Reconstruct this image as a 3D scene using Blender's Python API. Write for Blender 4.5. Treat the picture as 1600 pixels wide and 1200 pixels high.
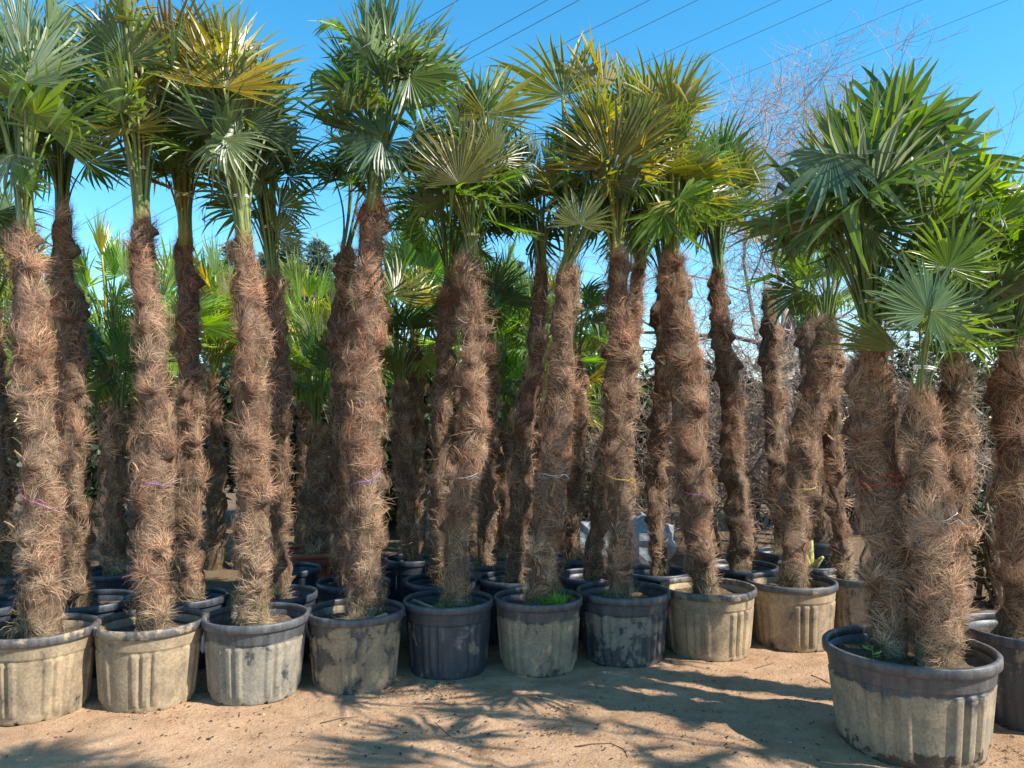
import bpy, math, random
import numpy as np
from mathutils import Vector, Matrix

# ------------------------------------------------------------------ camera, sky, sun, exposure
for o in list(bpy.data.objects):
    bpy.data.objects.remove(o)
scene = bpy.context.scene
C = scene.collection
FPX, CAMH, PITCH = 1200.0, 1.6, math.atan(68 / 1200)
cam_d = bpy.data.cameras.new('camera')
cam_d.sensor_width = 36; cam_d.lens = 36 * FPX / 1600
cam_d.clip_start = .05; cam_d.clip_end = 3000
cam = bpy.data.objects.new('camera', cam_d); C.objects.link(cam)
cam.location = (0, 0, CAMH); cam.rotation_euler = (math.pi / 2 + PITCH, 0, 0)
scene.camera = cam

SUN_EL, SUN_B = math.radians(43), math.radians(23)      # sun to the right, a little behind the camera
world = bpy.data.worlds.new('World'); scene.world = world; world.use_nodes = True
wn = world.node_tree; wn.nodes.clear()
sky = wn.nodes.new('ShaderNodeTexSky'); sky.sky_type = 'NISHITA'; sky.sun_disc = False
sky.sun_elevation = SUN_EL; sky.sun_rotation = math.pi / 2 + SUN_B
sky.air_density = 1.0; sky.dust_density = .15; sky.ozone_density = 1.6
hs = wn.nodes.new('ShaderNodeHueSaturation')
hs.inputs['Saturation'].default_value = 1.38; hs.inputs['Hue'].default_value = .485
bg = wn.nodes.new('ShaderNodeBackground'); bg.inputs[1].default_value = .15
wo = wn.nodes.new('ShaderNodeOutputWorld')
wn.links.new(sky.outputs[0], hs.inputs['Color']); wn.links.new(hs.outputs[0], bg.inputs[0]); wn.links.new(bg.outputs[0], wo.inputs[0])

sd = bpy.data.lights.new('sun', 'SUN'); sd.energy = 5.0; sd.angle = math.radians(.53); sd.color = (1, .93, .82)
sun = bpy.data.objects.new('sun', sd); C.objects.link(sun)
svec = Vector((math.cos(SUN_EL) * math.cos(SUN_B), -math.cos(SUN_EL) * math.sin(SUN_B), math.sin(SUN_EL)))
sun.location = svec * 40
sun.rotation_euler = svec.to_track_quat('Z', 'Y').to_euler()

vs = scene.view_settings
vs.view_transform = 'Standard'; vs.look = 'None'; vs.exposure = 0.93; vs.gamma = 1; vs.use_curve_mapping = False

scene.cycles.max_bounces = 6; scene.cycles.diffuse_bounces = 4; scene.cycles.glossy_bounces = 2; scene.cycles.transmission_bounces = 3

# ------------------------------------------------------------------ pixels to points
FW = Vector((0, math.cos(PITCH), math.sin(PITCH))); UP = Vector((0, -math.sin(PITCH), math.cos(PITCH)))
def ray(px, py):
    return FW + Vector(((px - 800) / FPX, 0, 0)) + UP * ((600 - py) / FPX)
def at(px, py, Y):                      # the point of that direction at distance Y
    r = ray(px, py); return Vector((0, 0, CAMH)) + r * (Y / r.y)
def on_ground(px, py):
    r = ray(px, py); return Vector((0, 0, CAMH)) + r * (-CAMH / r.z)

# ------------------------------------------------------------------ numpy value noise
def _hash(ix, iy, iz, seed):
    h = (ix * 374761393 + iy * 668265263 + iz * 2147483647 + seed * 1274126177) & 0xffffffff
    h = ((h ^ (h >> 13)) * 1274126177) & 0xffffffff
    h = h ^ (h >> 16)
    return (h & 0xffff) / 65535.0
def vnoise(p, seed=0):                  # p (n,3) -> 0..1
    p = np.asarray(p, dtype=np.float64); i = np.floor(p).astype(np.int64); f = p - i; f = f * f * (3 - 2 * f)
    r = 0
    for a in (0, 1):
        for b in (0, 1):
            for c in (0, 1):
                w = (f[:, 0] if a else 1 - f[:, 0]) * (f[:, 1] if b else 1 - f[:, 1]) * (f[:, 2] if c else 1 - f[:, 2])
                r = r + w * _hash(i[:, 0] + a, i[:, 1] + b, i[:, 2] + c, seed)
    return r
def unit(v):
    return v / np.maximum(np.linalg.norm(v, axis=1, keepdims=True), 1e-9)

# ------------------------------------------------------------------ mesh helpers
class MB:
    def __init__(s): s.V = []; s.F3 = []; s.F4 = []; s.Cc = []; s.n = 0
    def add(s, V, F3=None, F4=None, col=None):
        V = np.asarray(V, dtype=np.float64).reshape(-1, 3)
        if F3 is not None and len(F3): s.F3.append(np.asarray(F3, dtype=np.int64).reshape(-1, 3) + s.n)
        if F4 is not None and len(F4): s.F4.append(np.asarray(F4, dtype=np.int64).reshape(-1, 4) + s.n)
        if col is None: col = np.ones((len(V), 3)) * .5
        col = np.asarray(col, dtype=np.float64)
        if col.ndim == 1: col = np.tile(col, (len(V), 1))
        s.V.append(V); s.Cc.append(col); s.n += len(V)
        return s
    def mesh(s, name, material, smooth=True):
        V = np.concatenate(s.V); Cc = np.concatenate(s.Cc)
        f3 = np.concatenate(s.F3) if s.F3 else np.zeros((0, 3), int)
        f4 = np.concatenate(s.F4) if s.F4 else np.zeros((0, 4), int)
        me = bpy.data.meshes.new(name)
        me.vertices.add(len(V)); me.vertices.foreach_set('co', V.astype(np.float32).ravel())
        me.loops.add(f3.size + f4.size)
        me.loops.foreach_set('vertex_index', np.concatenate([f3.ravel(), f4.ravel()]).astype(np.int32))
        me.polygons.add(len(f3) + len(f4))
        st = np.concatenate([np.arange(len(f3)) * 3, f3.size + np.arange(len(f4)) * 4]).astype(np.int32)
        me.polygons.foreach_set('loop_start', st)
        me.polygons.foreach_set('use_smooth', np.full(len(st), smooth))
        ca = me.color_attributes.new('Col', 'FLOAT_COLOR', 'POINT')
        ca.data.foreach_set('color', np.concatenate([Cc, np.ones((len(Cc), 1))], 1).astype(np.float32).ravel())
        me.update(calc_edges=True); me.validate()
        me.materials.append(material)
        return me
def link(name, data, parent=None, loc=None):
    o = bpy.data.objects.new(name, data); C.objects.link(o)
    if parent: o.parent = parent
    if loc is not None: o.location = loc
    return o
def tag(o, label, cat=None, group=None, kind=None):
    if label: o['label'] = label
    if cat: o['category'] = cat
    if group: o['group'] = group
    if kind: o['kind'] = kind
    return o
def tube(mb, pts, radii, n=5, col=None, cap=True):
    P = np.array([list(p) for p in pts], dtype=np.float64); k = len(P)
    T = np.gradient(P, axis=0); T = unit(T)
    ref = np.array([0, 0, 1.0]) if abs(T[:, 2]).mean() < .85 else np.array([1.0, 0, 0])
    A = unit(np.cross(T, ref)); B = np.cross(T, A)
    an = np.arange(n) / n * 2 * np.pi
    R = np.asarray(radii, dtype=np.float64) * np.ones(k)
    V = P[:, None] + R[:, None, None] * (np.cos(an)[None, :, None] * A[:, None] + np.sin(an)[None, :, None] * B[:, None])
    i = np.arange(k - 1)[:, None] * n; j = np.arange(n)[None]; j2 = (j + 1) % n
    F4 = np.stack([i + j, i + j2, i + n + j2, i + n + j], -1).reshape(-1, 4)
    V = V.reshape(-1, 3); F3 = None
    if cap:
        V = np.concatenate([V, P[:1], P[-1:]])
        jj = np.arange(n)
        F3 = np.concatenate([np.stack([np.full(n, k * n), (jj + 1) % n, jj], 1), np.stack([np.full(n, k * n + 1), (k - 1) * n + jj, (k - 1) * n + (jj + 1) % n], 1)])
    mb.add(V, F3, F4, col)
    return mb

# ------------------------------------------------------------------ materials
def mat(name):
    m = bpy.data.materials.new(name); m.use_nodes = True
    nt = m.node_tree; return m, nt, nt.nodes, nt.links, nt.nodes['Principled BSDF'], nt.nodes['Material Output']
def nd(nt, typ, **kw):
    n = nt.nodes.new(typ)
    for k, v in kw.items():
        if k.startswith('i_'): n.inputs[k[2:].replace('_', ' ')].default_value = v
        else: setattr(n, k, v)
    return n
def ramp(nt, stops):
    r = nt.nodes.new('ShaderNodeValToRGB')
    while len(r.color_ramp.elements) < len(stops): r.color_ramp.elements.new(.5)
    for e, (p, c) in zip(r.color_ramp.elements, stops):
        e.position = p; e.color = (*c, 1) if len(c) == 3 else c
    return r
def mixc(nt, a, b, f, blend='MIX'):
    m = nt.nodes.new('ShaderNodeMix'); m.data_type = 'RGBA'; m.blend_type = blend
    for s, v in ((m.inputs[6], a), (m.inputs[7], b), (m.inputs[0], f)):
        if hasattr(v, 'links'): nt.links.new(v, s)
        elif isinstance(v, (int, float)): s.default_value = v
        else: s.default_value = (*v, 1)
    return m.outputs[2]

# fibre (colour of each strand comes with the mesh)
M_FIB, nt, N, L, B, O = mat('palm_fibre')
ca = nd(nt, 'ShaderNodeVertexColor', layer_name='Col')
L.new(ca.outputs[0], B.inputs['Base Color']); B.inputs['Roughness'].default_value = .72
B.inputs['Specular IOR Level'].default_value = .25
tr = nd(nt, 'ShaderNodeBsdfTranslucent'); L.new(ca.outputs[0], tr.inputs[0])
mx = nd(nt, 'ShaderNodeMixShader'); mx.inputs[0].default_value = .22
L.new(B.outputs[0], mx.inputs[1]); L.new(tr.outputs[0], mx.inputs[2]); L.new(mx.outputs[0], O.inputs[0])

# trunk core under the fibre
M_CORE, nt, N, L, B, O = mat('palm_trunk_core')
ca = nd(nt, 'ShaderNodeVertexColor', layer_name='Col')
tc = nd(nt, 'ShaderNodeTexCoord'); mp = nd(nt, 'ShaderNodeMapping'); mp.inputs['Scale'].default_value = (60, 60, 14)
L.new(tc.outputs['Object'], mp.inputs[0])
nz = nd(nt, 'ShaderNodeTexNoise', i_Scale=1.0, i_Detail=6.0, i_Distortion=1.5); L.new(mp.outputs[0], nz.inputs['Vector'])
rp = ramp(nt, [(.3, (.35, .33, .32)), (.7, (1.15, 1.1, 1.05))]); L.new(nz.outputs[0], rp.inputs[0])
L.new(mixc(nt, ca.outputs[0], rp.outputs[0], 1.0, 'MULTIPLY'), B.inputs['Base Color'])
bp = nd(nt, 'ShaderNodeBump', i_Strength=.9, i_Distance=.012); L.new(nz.outputs[0], bp.inputs['Height']); L.new(bp.outputs[0], B.inputs['Normal'])
B.inputs['Roughness'].default_value = .9

# fronds: object colour, radial and per-leaflet variation, pale underside, light through the leaf
M_LEAF, nt, N, L, B, O = mat('palm_leaf')
oi = nd(nt, 'ShaderNodeObjectInfo'); ca = nd(nt, 'ShaderNodeVertexColor', layer_name='Col'); sp = nd(nt, 'ShaderNodeSeparateColor'); L.new(ca.outputs[0], sp.inputs[0])
rv = ramp(nt, [(0, (.62, .66, .6)), (.5, (1, 1, 1)), (1, (1.5, 1.35, 1.15))]); L.new(sp.outputs[1], rv.inputs[0])
c1 = mixc(nt, oi.outputs['Color'], rv.outputs[0], 1.0, 'MULTIPLY')
rt = ramp(nt, [(.80, (0, 0, 0)), (1, (.8, .8, .8))]); L.new(sp.outputs[0], rt.inputs[0])
mt = nd(nt, 'ShaderNodeMath', operation='MULTIPLY'); L.new(rt.outputs[0], mt.inputs[0]); L.new(sp.outputs[2], mt.inputs[1])
c2 = mixc(nt, c1, (.22, .15, .05), mt.outputs[0])
rh = ramp(nt, [(0, (.75, .75, .75)), (.12, (0, 0, 0))]); L.new(sp.outputs[0], rh.inputs[0])
c2b = mixc(nt, c2, (.20, .22, .05), rh.outputs[0])
ge = nd(nt, 'ShaderNodeNewGeometry')
mb_ = nd(nt, 'ShaderNodeMath', operation='MULTIPLY', use_clamp=True); L.new(ge.outputs['Backfacing'], mb_.inputs[0]); mb_.inputs[1].default_value = .42
c3 = mixc(nt, c2b, (.17, .22, .15), mb_.outputs[0])
L.new(c3, B.inputs['Base Color']); B.inputs['Roughness'].default_value = .36; B.inputs['Specular IOR Level'].default_value = .55
tr = nd(nt, 'ShaderNodeBsdfTranslucent')
hl = nd(nt, 'ShaderNodeHueSaturation'); hl.inputs['Saturation'].default_value = 1.25; hl.inputs['Value'].default_value = 1.9; hl.inputs['Hue'].default_value = .485
L.new(c2b, hl.inputs['Color']); L.new(hl.outputs[0], tr.inputs[0])
mx = nd(nt, 'ShaderNodeMixShader'); mx.inputs[0].default_value = .42
L.new(B.outputs[0], mx.inputs[1]); L.new(tr.outputs[0], mx.inputs[2]); L.new(mx.outputs[0], O.inputs[0])

M_PET, nt, N, L, B, O = mat('petiole')
oi = nd(nt, 'ShaderNodeObjectInfo'); tc = nd(nt, 'ShaderNodeTexCoord'); nz = nd(nt, 'ShaderNodeTexNoise', i_Scale=9.0, i_Detail=4.0); L.new(tc.outputs['Object'], nz.inputs['Vector'])
rp = ramp(nt, [(.3, (.6, .6, .5)), (.7, (1.3, 1.25, 1.1))]); L.new(nz.outputs[0], rp.inputs[0])
L.new(mixc(nt, oi.outputs['Color'], rp.outputs[0], 1.0, 'MULTIPLY'), B.inputs['Base Color']); B.inputs['Roughness'].default_value = .42

def vcol_mat(name, rough=.8, spec=.3, transl=0, nscale=0, nlo=.7, nhi=1.2, bump=0):
    m, nt, N, L, B, O = mat(name)
    ca = nd(nt, 'ShaderNodeVertexColor', layer_name='Col'); out = ca.outputs[0]
    if nscale:
        tc = nd(nt, 'ShaderNodeTexCoord'); nz = nd(nt, 'ShaderNodeTexNoise', i_Scale=nscale, i_Detail=5.0); L.new(tc.outputs['Object'], nz.inputs['Vector'])
        rp = ramp(nt, [(.3, (nlo,) * 3), (.7, (nhi,) * 3)]); L.new(nz.outputs[0], rp.inputs[0]); out = mixc(nt, out, rp.outputs[0], 1.0, 'MULTIPLY')
        if bump:
            bp = nd(nt, 'ShaderNodeBump', i_Strength=.8, i_Distance=bump); L.new(nz.outputs[0], bp.inputs['Height']); L.new(bp.outputs[0], B.inputs['Normal'])
    L.new(out, B.inputs['Base Color']); B.inputs['Roughness'].default_value = rough; B.inputs['Specular IOR Level'].default_value = spec
    if transl:
        tr = nd(nt, 'ShaderNodeBsdfTranslucent'); L.new(out, tr.inputs[0]); mx = nd(nt, 'ShaderNodeMixShader'); mx.inputs[0].default_value = transl
        L.new(B.outputs[0], mx.inputs[1]); L.new(tr.outputs[0], mx.inputs[2]); L.new(mx.outputs[0], O.inputs[0])
    return m
M_WOOD = vcol_mat('wood', .85, .2, 0, 30, .6, 1.3, .004)
M_TWIG = vcol_mat('twig', .9, .2)
M_FOL = vcol_mat('foliage', .5, .4, .25)
M_LIT = vcol_mat('litter', .9, .2)
M_TWINE = vcol_mat('twine', .5, .4)
M_STUB = vcol_mat('leaf_stub', .75, .25, 0, 45, .6, 1.3, .003)

# muddy black plastic: object colour red = amount of dried mud, green = mud greyness
def pot_mat(name, rimlike):
    m, nt, N, L, B, O = mat(name)
    oi = nd(nt, 'ShaderNodeObjectInfo'); sp = nd(nt, 'ShaderNodeSeparateColor'); L.new(oi.outputs['Color'], sp.inputs[0])
    tc = nd(nt, 'ShaderNodeTexCoord'); off = nd(nt, 'ShaderNodeVectorMath', operation='ADD'); cb = nd(nt, 'ShaderNodeVectorMath', operation='SCALE'); cb.inputs[0].default_value = (31, 17, 9)
    L.new(oi.outputs['Random'], cb.inputs['Scale']); L.new(tc.outputs['Object'], off.inputs[0]); L.new(cb.outputs[0], off.inputs[1])
    n1 = nd(nt, 'ShaderNodeTexNoise', i_Scale=6.5, i_Detail=10.0, i_Roughness=.68, i_Distortion=.35); L.new(off.outputs[0], n1.inputs['Vector'])
    mp = nd(nt, 'ShaderNodeMapping'); mp.inputs['Scale'].default_value = (26, 26, 4); L.new(off.outputs[0], mp.inputs[0])
    n2 = nd(nt, 'ShaderNodeTexNoise', i_Scale=1.0, i_Detail=5.0); L.new(mp.outputs[0], n2.inputs['Vector'])
    n3 = nd(nt, 'ShaderNodeTexNoise', i_Scale=70.0, i_Detail=4.0); L.new(off.outputs[0], n3.inputs['Vector'])
    def M(op, a, b, clamp=False):
        x = nd(nt, 'ShaderNodeMath', operation=op, use_clamp=clamp)
        for s, v in zip(x.inputs, (a, b)):
            if hasattr(v, 'links'): L.new(v, s)
            else: s.default_value = v
        return x.outputs[0]
    v = M('ADD', M('MULTIPLY', n1.outputs[0], .92), M('MULTIPLY', n2.outputs[0], .16))       # ~.55
    thr = M('SUBTRACT', .86 if not rimlike else 1.02, M('MULTIPLY', sp.outputs[0], .55 if not rimlike else .5))
    sx = nd(nt, 'ShaderNodeSeparateXYZ'); L.new(tc.outputs['Object'], sx.inputs[0])
    bnd = nd(nt, 'ShaderNodeMapRange'); bnd.inputs['From Min'].default_value = .335; bnd.inputs['From Max'].default_value = .365; L.new(sx.outputs[2], bnd.inputs[0])
    thr = M('ADD', thr, M('MULTIPLY', bnd.outputs[0], M('MULTIPLY', oi.outputs['Alpha'], .32)))
    dv = M('SUBTRACT', v, thr); mask = M('ADD', M('MULTIPLY', M('MULTIPLY', dv, 22.0, True), .55), M('MULTIPLY', M('MULTIPLY', dv, 3.2, True), .45), True)
    film = M('MULTIPLY', n2.outputs[0], M('MULTIPLY', sp.outputs[0], .42))
    mask2 = M('ADD', M('MULTIPLY', mask, .9), film, True)
    dc = ramp(nt, [(.35, (.25, .175, .098)), (.65, (.41, .30, .175))]); L.new(n1.outputs[0], dc.inputs[0])
    dg = mixc(nt, dc.outputs[0], (.25, .24, .20), sp.outputs[1])
    pc = ramp(nt, [(.3, (.012, .017, .026)), (.7, (.045, .058, .078) if not rimlike else (.085, .098, .118))]); L.new(n2.outputs[0], pc.inputs[0])
    pcb = mixc(nt, pc.outputs[0], (.022, .036, .062), sp.outputs[2])
    col = mixc(nt, pcb, dg, mask2)
    wz = M('ADD', sx.outputs[2], M('MULTIPLY', M('SUBTRACT', n1.outputs[0], .5), -.55))
    wet = M('MULTIPLY', M('MULTIPLY', M('SUBTRACT', .055, wz), 60.0, True), M('MULTIPLY', M('SUBTRACT', oi.outputs['Alpha'], .95), 20.0, True))
    col = mixc(nt, col, (.085, .058, .038), wet)
    sc = ramp(nt, [(.3, (.75,) * 3), (.7, (1.12,) * 3)]); L.new(n3.outputs[0], sc.inputs[0])
    L.new(mixc(nt, col, sc.outputs[0], 1.0, 'MULTIPLY'), B.inputs['Base Color'])
    rr = nd(nt, 'ShaderNodeMapRange'); rr.inputs['To Min'].default_value = .42; rr.inputs['To Max'].default_value = .92; L.new(mask2, rr.inputs[0]); L.new(rr.outputs[0], B.inputs['Roughness'])
    hsum = M('ADD', M('MULTIPLY', mask, .6), M('MULTIPLY', n3.outputs[0], .35))
    bp = nd(nt, 'ShaderNodeBump', i_Strength=.75, i_Distance=.005); L.new(hsum, bp.inputs['Height']); L.new(bp.outputs[0], B.inputs['Normal'])
    return m
M_POT = pot_mat('muddy_plastic', False); M_RIM = pot_mat('plastic_rim', True)
M_TERRA, nt, N, L, B, O = mat('terracotta_plastic')
tc = nd(nt, 'ShaderNodeTexCoord'); nz = nd(nt, 'ShaderNodeTexNoise', i_Scale=6.0, i_Detail=6.0); L.new(tc.outputs['Object'], nz.inputs['Vector'])
rp = ramp(nt, [(.3, (.22, .055, .028)), (.7, (.34, .10, .055))]); L.new(nz.outputs[0], rp.inputs[0]); L.new(rp.outputs[0], B.inputs['Base Color']); B.inputs['Roughness'].default_value = .6

M_SOIL, nt, N, L, B, O = mat('potting_soil')
tc = nd(nt, 'ShaderNodeTexCoord'); nz = nd(nt, 'ShaderNodeTexNoise', i_Scale=28.0, i_Detail=8.0, i_Roughness=.7); L.new(tc.outputs['Object'], nz.inputs['Vector'])
rp = ramp(nt, [(.3, (.035, .024, .016)), (.55, (.12, .085, .05)), (.75, (.26, .19, .11))]); L.new(nz.outputs[0], rp.inputs[0]); L.new(rp.outputs[0], B.inputs['Base Color'])
bp = nd(nt, 'ShaderNodeBump', i_Strength=1.0, i_Distance=.02); L.new(nz.outputs[0], bp.inputs['Height']); L.new(bp.outputs[0], B.inputs['Normal']); B.inputs['Roughness'].default_value = .95

# ground: sandy track in front, darker earth between the rows
M_GRD, nt, N, L, B, O = mat('sandy_earth')
tc = nd(nt, 'ShaderNodeTexCoord'); ob = tc.outputs['Object']
def NZ(scale, detail=6.0, rough=.55, dist=0.0):
    n = nd(nt, 'ShaderNodeTexNoise', i_Scale=scale, i_Detail=detail, i_Roughness=rough, i_Distortion=dist); L.new(ob, n.inputs['Vector']); return n.outputs[0]
a, b, c, d = NZ(.9), NZ(5.0, 8.0, .65), NZ(38.0, 6.0, .7), NZ(170.0, 3.0)
r1 = ramp(nt, [(.3, (.36, .220, .130)), (.5, (.485, .315, .195)), (.72, (.55, .375, .24))]); L.new(b, r1.inputs[0])
r2 = ramp(nt, [(.35, (.80, .78, .76)), (.65, (1.08, 1.06, 1.04))]); L.new(a, r2.inputs[0])
r3 = ramp(nt, [(.26, (.45, .42, .40)), (.42, (.93, .93, .93)), (.75, (1.08, 1.08, 1.08))]); L.new(c, r3.inputs[0])
r4 = ramp(nt, [(.28, (.7, .68, .66)), (.5, (1, 1, 1)), (.8, (1.12, 1.12, 1.12))]); L.new(d, r4.inputs[0])
col = mixc(nt, mixc(nt, mixc(nt, r1.outputs[0], r2.outputs[0], 1.0, 'MULTIPLY'), r3.outputs[0], .8, 'MULTIPLY'), r4.outputs[0], .8, 'MULTIPLY')
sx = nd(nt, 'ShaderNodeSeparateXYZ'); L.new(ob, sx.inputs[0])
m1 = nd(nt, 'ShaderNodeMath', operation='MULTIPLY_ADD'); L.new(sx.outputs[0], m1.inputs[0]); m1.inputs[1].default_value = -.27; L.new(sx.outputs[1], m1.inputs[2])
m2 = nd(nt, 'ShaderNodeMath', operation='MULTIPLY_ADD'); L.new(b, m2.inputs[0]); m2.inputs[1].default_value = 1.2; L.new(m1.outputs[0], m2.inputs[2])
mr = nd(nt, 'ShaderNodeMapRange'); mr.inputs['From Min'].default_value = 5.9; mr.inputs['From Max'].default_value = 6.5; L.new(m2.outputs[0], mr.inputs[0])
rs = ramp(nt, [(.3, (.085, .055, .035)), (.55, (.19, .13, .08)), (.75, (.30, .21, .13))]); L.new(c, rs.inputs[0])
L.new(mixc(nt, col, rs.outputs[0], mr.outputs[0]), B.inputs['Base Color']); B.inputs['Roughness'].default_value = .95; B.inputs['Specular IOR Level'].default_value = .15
ad = nd(nt, 'ShaderNodeMath', operation='MULTIPLY_ADD'); L.new(c, ad.inputs[0]); ad.inputs[1].default_value = 1.0
ad2 = nd(nt, 'ShaderNodeMath', operation='MULTIPLY'); L.new(d, ad2.inputs[0]); ad2.inputs[1].default_value = .4; L.new(ad2.outputs[0], ad.inputs[2])
bp = nd(nt, 'ShaderNodeBump', i_Strength=.9, i_Distance=.02); L.new(ad.outputs[0], bp.inputs['Height']); L.new(bp.outputs[0], B.inputs['Normal'])

# ------------------------------------------------------------------ ground sheet
def gz(x, y):
    p = np.stack([x, y, np.zeros_like(x)], 1)
    z = (vnoise(p * 1.1, 3) - .5) * .022 + (vnoise(p * 4.0, 4) - .5) * .018 + (vnoise(p * 11.0, 5) - .5) * .015 + (vnoise(p * 26.0, 6) - .5) * .008
    f = np.clip((np.hypot(x, y) - 10) / 4, 0, 1)
    return z * (1 - f) - .0 * f
def gz1(x, y): return float(gz(np.array([x]), np.array([y]))[0])
xs = np.concatenate([[-900, -300, -100, -50, -25, -14, -9], np.arange(-6.5, 6.5, .04), [7, 9, 14, 25, 50, 100, 300, 900]])
ys = np.concatenate([[-600, -200, -60, -20, -8, -3, 0, 1.5], np.arange(2.6, 7.6, .032), np.arange(7.7, 13, .2), [14, 17, 22, 30, 50, 100, 250, 600, 1500]])
X, Y = np.meshgrid(xs, ys); X = X.ravel(); Y = Y.ravel()
nx, ny = len(xs), len(ys)
i = (np.arange(ny - 1)[:, None] * nx + np.arange(nx - 1)[None]).ravel()
mb = MB().add(np.stack([X, Y, gz(X, Y)], 1), None, np.stack([i, i + 1, i + nx + 1, i + nx], 1))
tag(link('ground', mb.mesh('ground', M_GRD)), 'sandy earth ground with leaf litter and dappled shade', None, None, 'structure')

# ------------------------------------------------------------------ frond prototypes
def make_blade(seed, nseg, A, split, width, droop, kink, cup, ragged, narrow=1.0):
    rg = np.random.default_rng(seed); mb = MB()
    st = np.array([.02, .14, .30, split, .62, .8, .93, 1.0])
    st.sort()
    da = 2 * A / nseg
    for s in range(nseg):
        a = -A + (s + .5) * da + rg.normal(0, da * .20)
        side = abs(a) / A
        Ln = (1 - .30 * side ** 2) * (1 - ragged * rg.random())
        kk = rg.random() < kink; kr = rg.uniform(.5, .82); ka = rg.uniform(.7, 2.1); ksw = rg.normal(0, .35)
        dr = droop * rg.uniform(.4, 1.6); tw = rg.normal(0, .25); jit = rg.random(); tipb = rg.random() ** 1.5
        hw0 = math.tan(da / 2) * 1.04
        x = 0.; z = 0.; rr = 0.; ang = 0.; az = a; P = []; cur = np.zeros(3); V = []; col = []
        prev = 0.
        lift0 = rg.normal(0, .13); swy = rg.normal(0, .10)
        for j, t in enumerate(st):
            dt = (t - prev) * Ln; prev = t
            if t > split: ang += dr * dt * 2.2; az += swy * (t - split) * 2.5
            if kk and t > kr: ang += ka; kk = False; az += ksw
            dirv = np.array([math.sin(az) * math.cos(ang), math.cos(az) * math.cos(ang), -math.sin(ang) + (lift0 if t > split else 0)])
            cur = cur + dirv * dt
            r = t * Ln
            if t <= split: hw = hw0 * max(r, .012)
            else: hw = hw0 * split * Ln * width * max(1 - ((t - split) / (1 - split)) ** 2.1, .03)
            hw *= narrow
            sidev = np.array([math.cos(az), -math.sin(az), tw * max(0, t - split) * 2])
            fold = hw * .75
            c0 = cur + np.array([0, 0, cup * r * r])
            V += [c0 - sidev * hw + [0, 0, fold * .5], c0 - [0, 0, fold * .5], c0 + sidev * hw + [0, 0, fold * .5]]
            col += [[t, jit, tipb]] * 3
        k = len(st); F = []
        for j in range(k - 1):
            q = j * 3
            F += [[q, q + 1, q + 4, q + 3], [q + 1, q + 2, q + 5, q + 4]]
        mb.add(V, None, F, col)
    me = mb.mesh('frond_blade', M_LEAF, False)
    return me
R_ = math.radians
STIFF = [make_blade(10 + k, 31, R_(88 + 12 * k), .46, .95, .18, .09, .10, .20) for k in range(4)]
DROOP = [make_blade(20 + k, 27, R_(80 + 12 * k), .45, .95, .60, .32, .05, .25) for k in range(4)]
KINK = [make_blade(30 + k, 24, R_(90 + 10 * k), .46, 1.0, .40, .60, .02, .18) for k in range(4)]
YOUNG = [make_blade(40 + k, 17, R_(24 + 10 * k), .5, .95, .14, .10, .25, .26) for k in range(4)]
ALLB = dict(s=STIFF, d=DROOP, k=KINK, y=YOUNG)

QS = [.04, .12, .2, .3, .42, .58, .8, 1.1]
def petiole_mesh(q):
    t = np.linspace(0, 1, 9); P = np.stack([q * t ** 2.3, 0 * t, t], 1)
    mb = MB(); tube(mb, P, np.interp(t, [0, .15, 1], [.021, .016, .010]), 6)
    return mb.mesh('petiole', M_PET)
PET = [petiole_mesh(q) for q in QS]

DK, MID, BR, SAGE, OL, YEL, BRN = (.038, .076, .026), (.085, .148, .036), (.130, .225, .034), (.180, .240, .140), (.185, .195, .036), (.33, .275, .04), (.23, .155, .075)
def pick(rng, cols):
    tot = sum(w for _, w in cols); u = rng.random() * tot
    for c, w in cols:
        u -= w
        if u <= 0: break
    f = rng.uniform(.75, 1.25)
    return tuple(min(1, v * f * rng.uniform(.92, 1.08)) for v in c) + (1,)
def frond(palm, base, hub, Y, Z, R, me, col, rng, ax=Vector((0, 0, 1))):
    """blade with its hub at the petiole tip; Y blade axis, Z its upper side, R its radius"""
    Y = Y.normalized(); X = Y.cross(Z).normalized(); Z = X.cross(Y).normalized()
    o = bpy.data.objects.new('frond', me); C.objects.link(o); o.parent = palm
    inv = palm.location
    m = Matrix((X, Y, Z)).transposed().to_4x4(); m = Matrix.Translation(hub - inv) @ m @ Matrix.Diagonal((R, R, R, 1))
    o.matrix_local = m; o.color = col
    d = hub - base; h = max(d.dot(ax), .05); off = d - ax * d.dot(ax); q = off.length / h
    k = min(range(len(QS)), key=lambda j: abs(QS[j] - q))
    rad = off.normalized() if off.length > 1e-4 else ax.orthogonal().normalized(); bi = ax.cross(rad)
    q3 = Matrix((rad, bi, ax)).transposed()
    q3 = Matrix.Rotation(math.atan2(off.length, d.dot(ax)) - math.atan(QS[k]), 3, bi) @ q3
    sc = d.length / math.sqrt(1 + QS[k] ** 2)
    wm = Matrix.Translation(base - inv) @ q3.to_4x4() @ Matrix.Diagonal((sc, sc, sc, 1))
    p = bpy.data.objects.new('petiole', PET[k]); C.objects.link(p); p.parent = o
    p.matrix_local = m.inverted() @ wm
    p.color = tuple(a * .55 + b * .45 for a, b in zip(col[:3], (.13, .17, .04))) + (1,)
    return o
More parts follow.
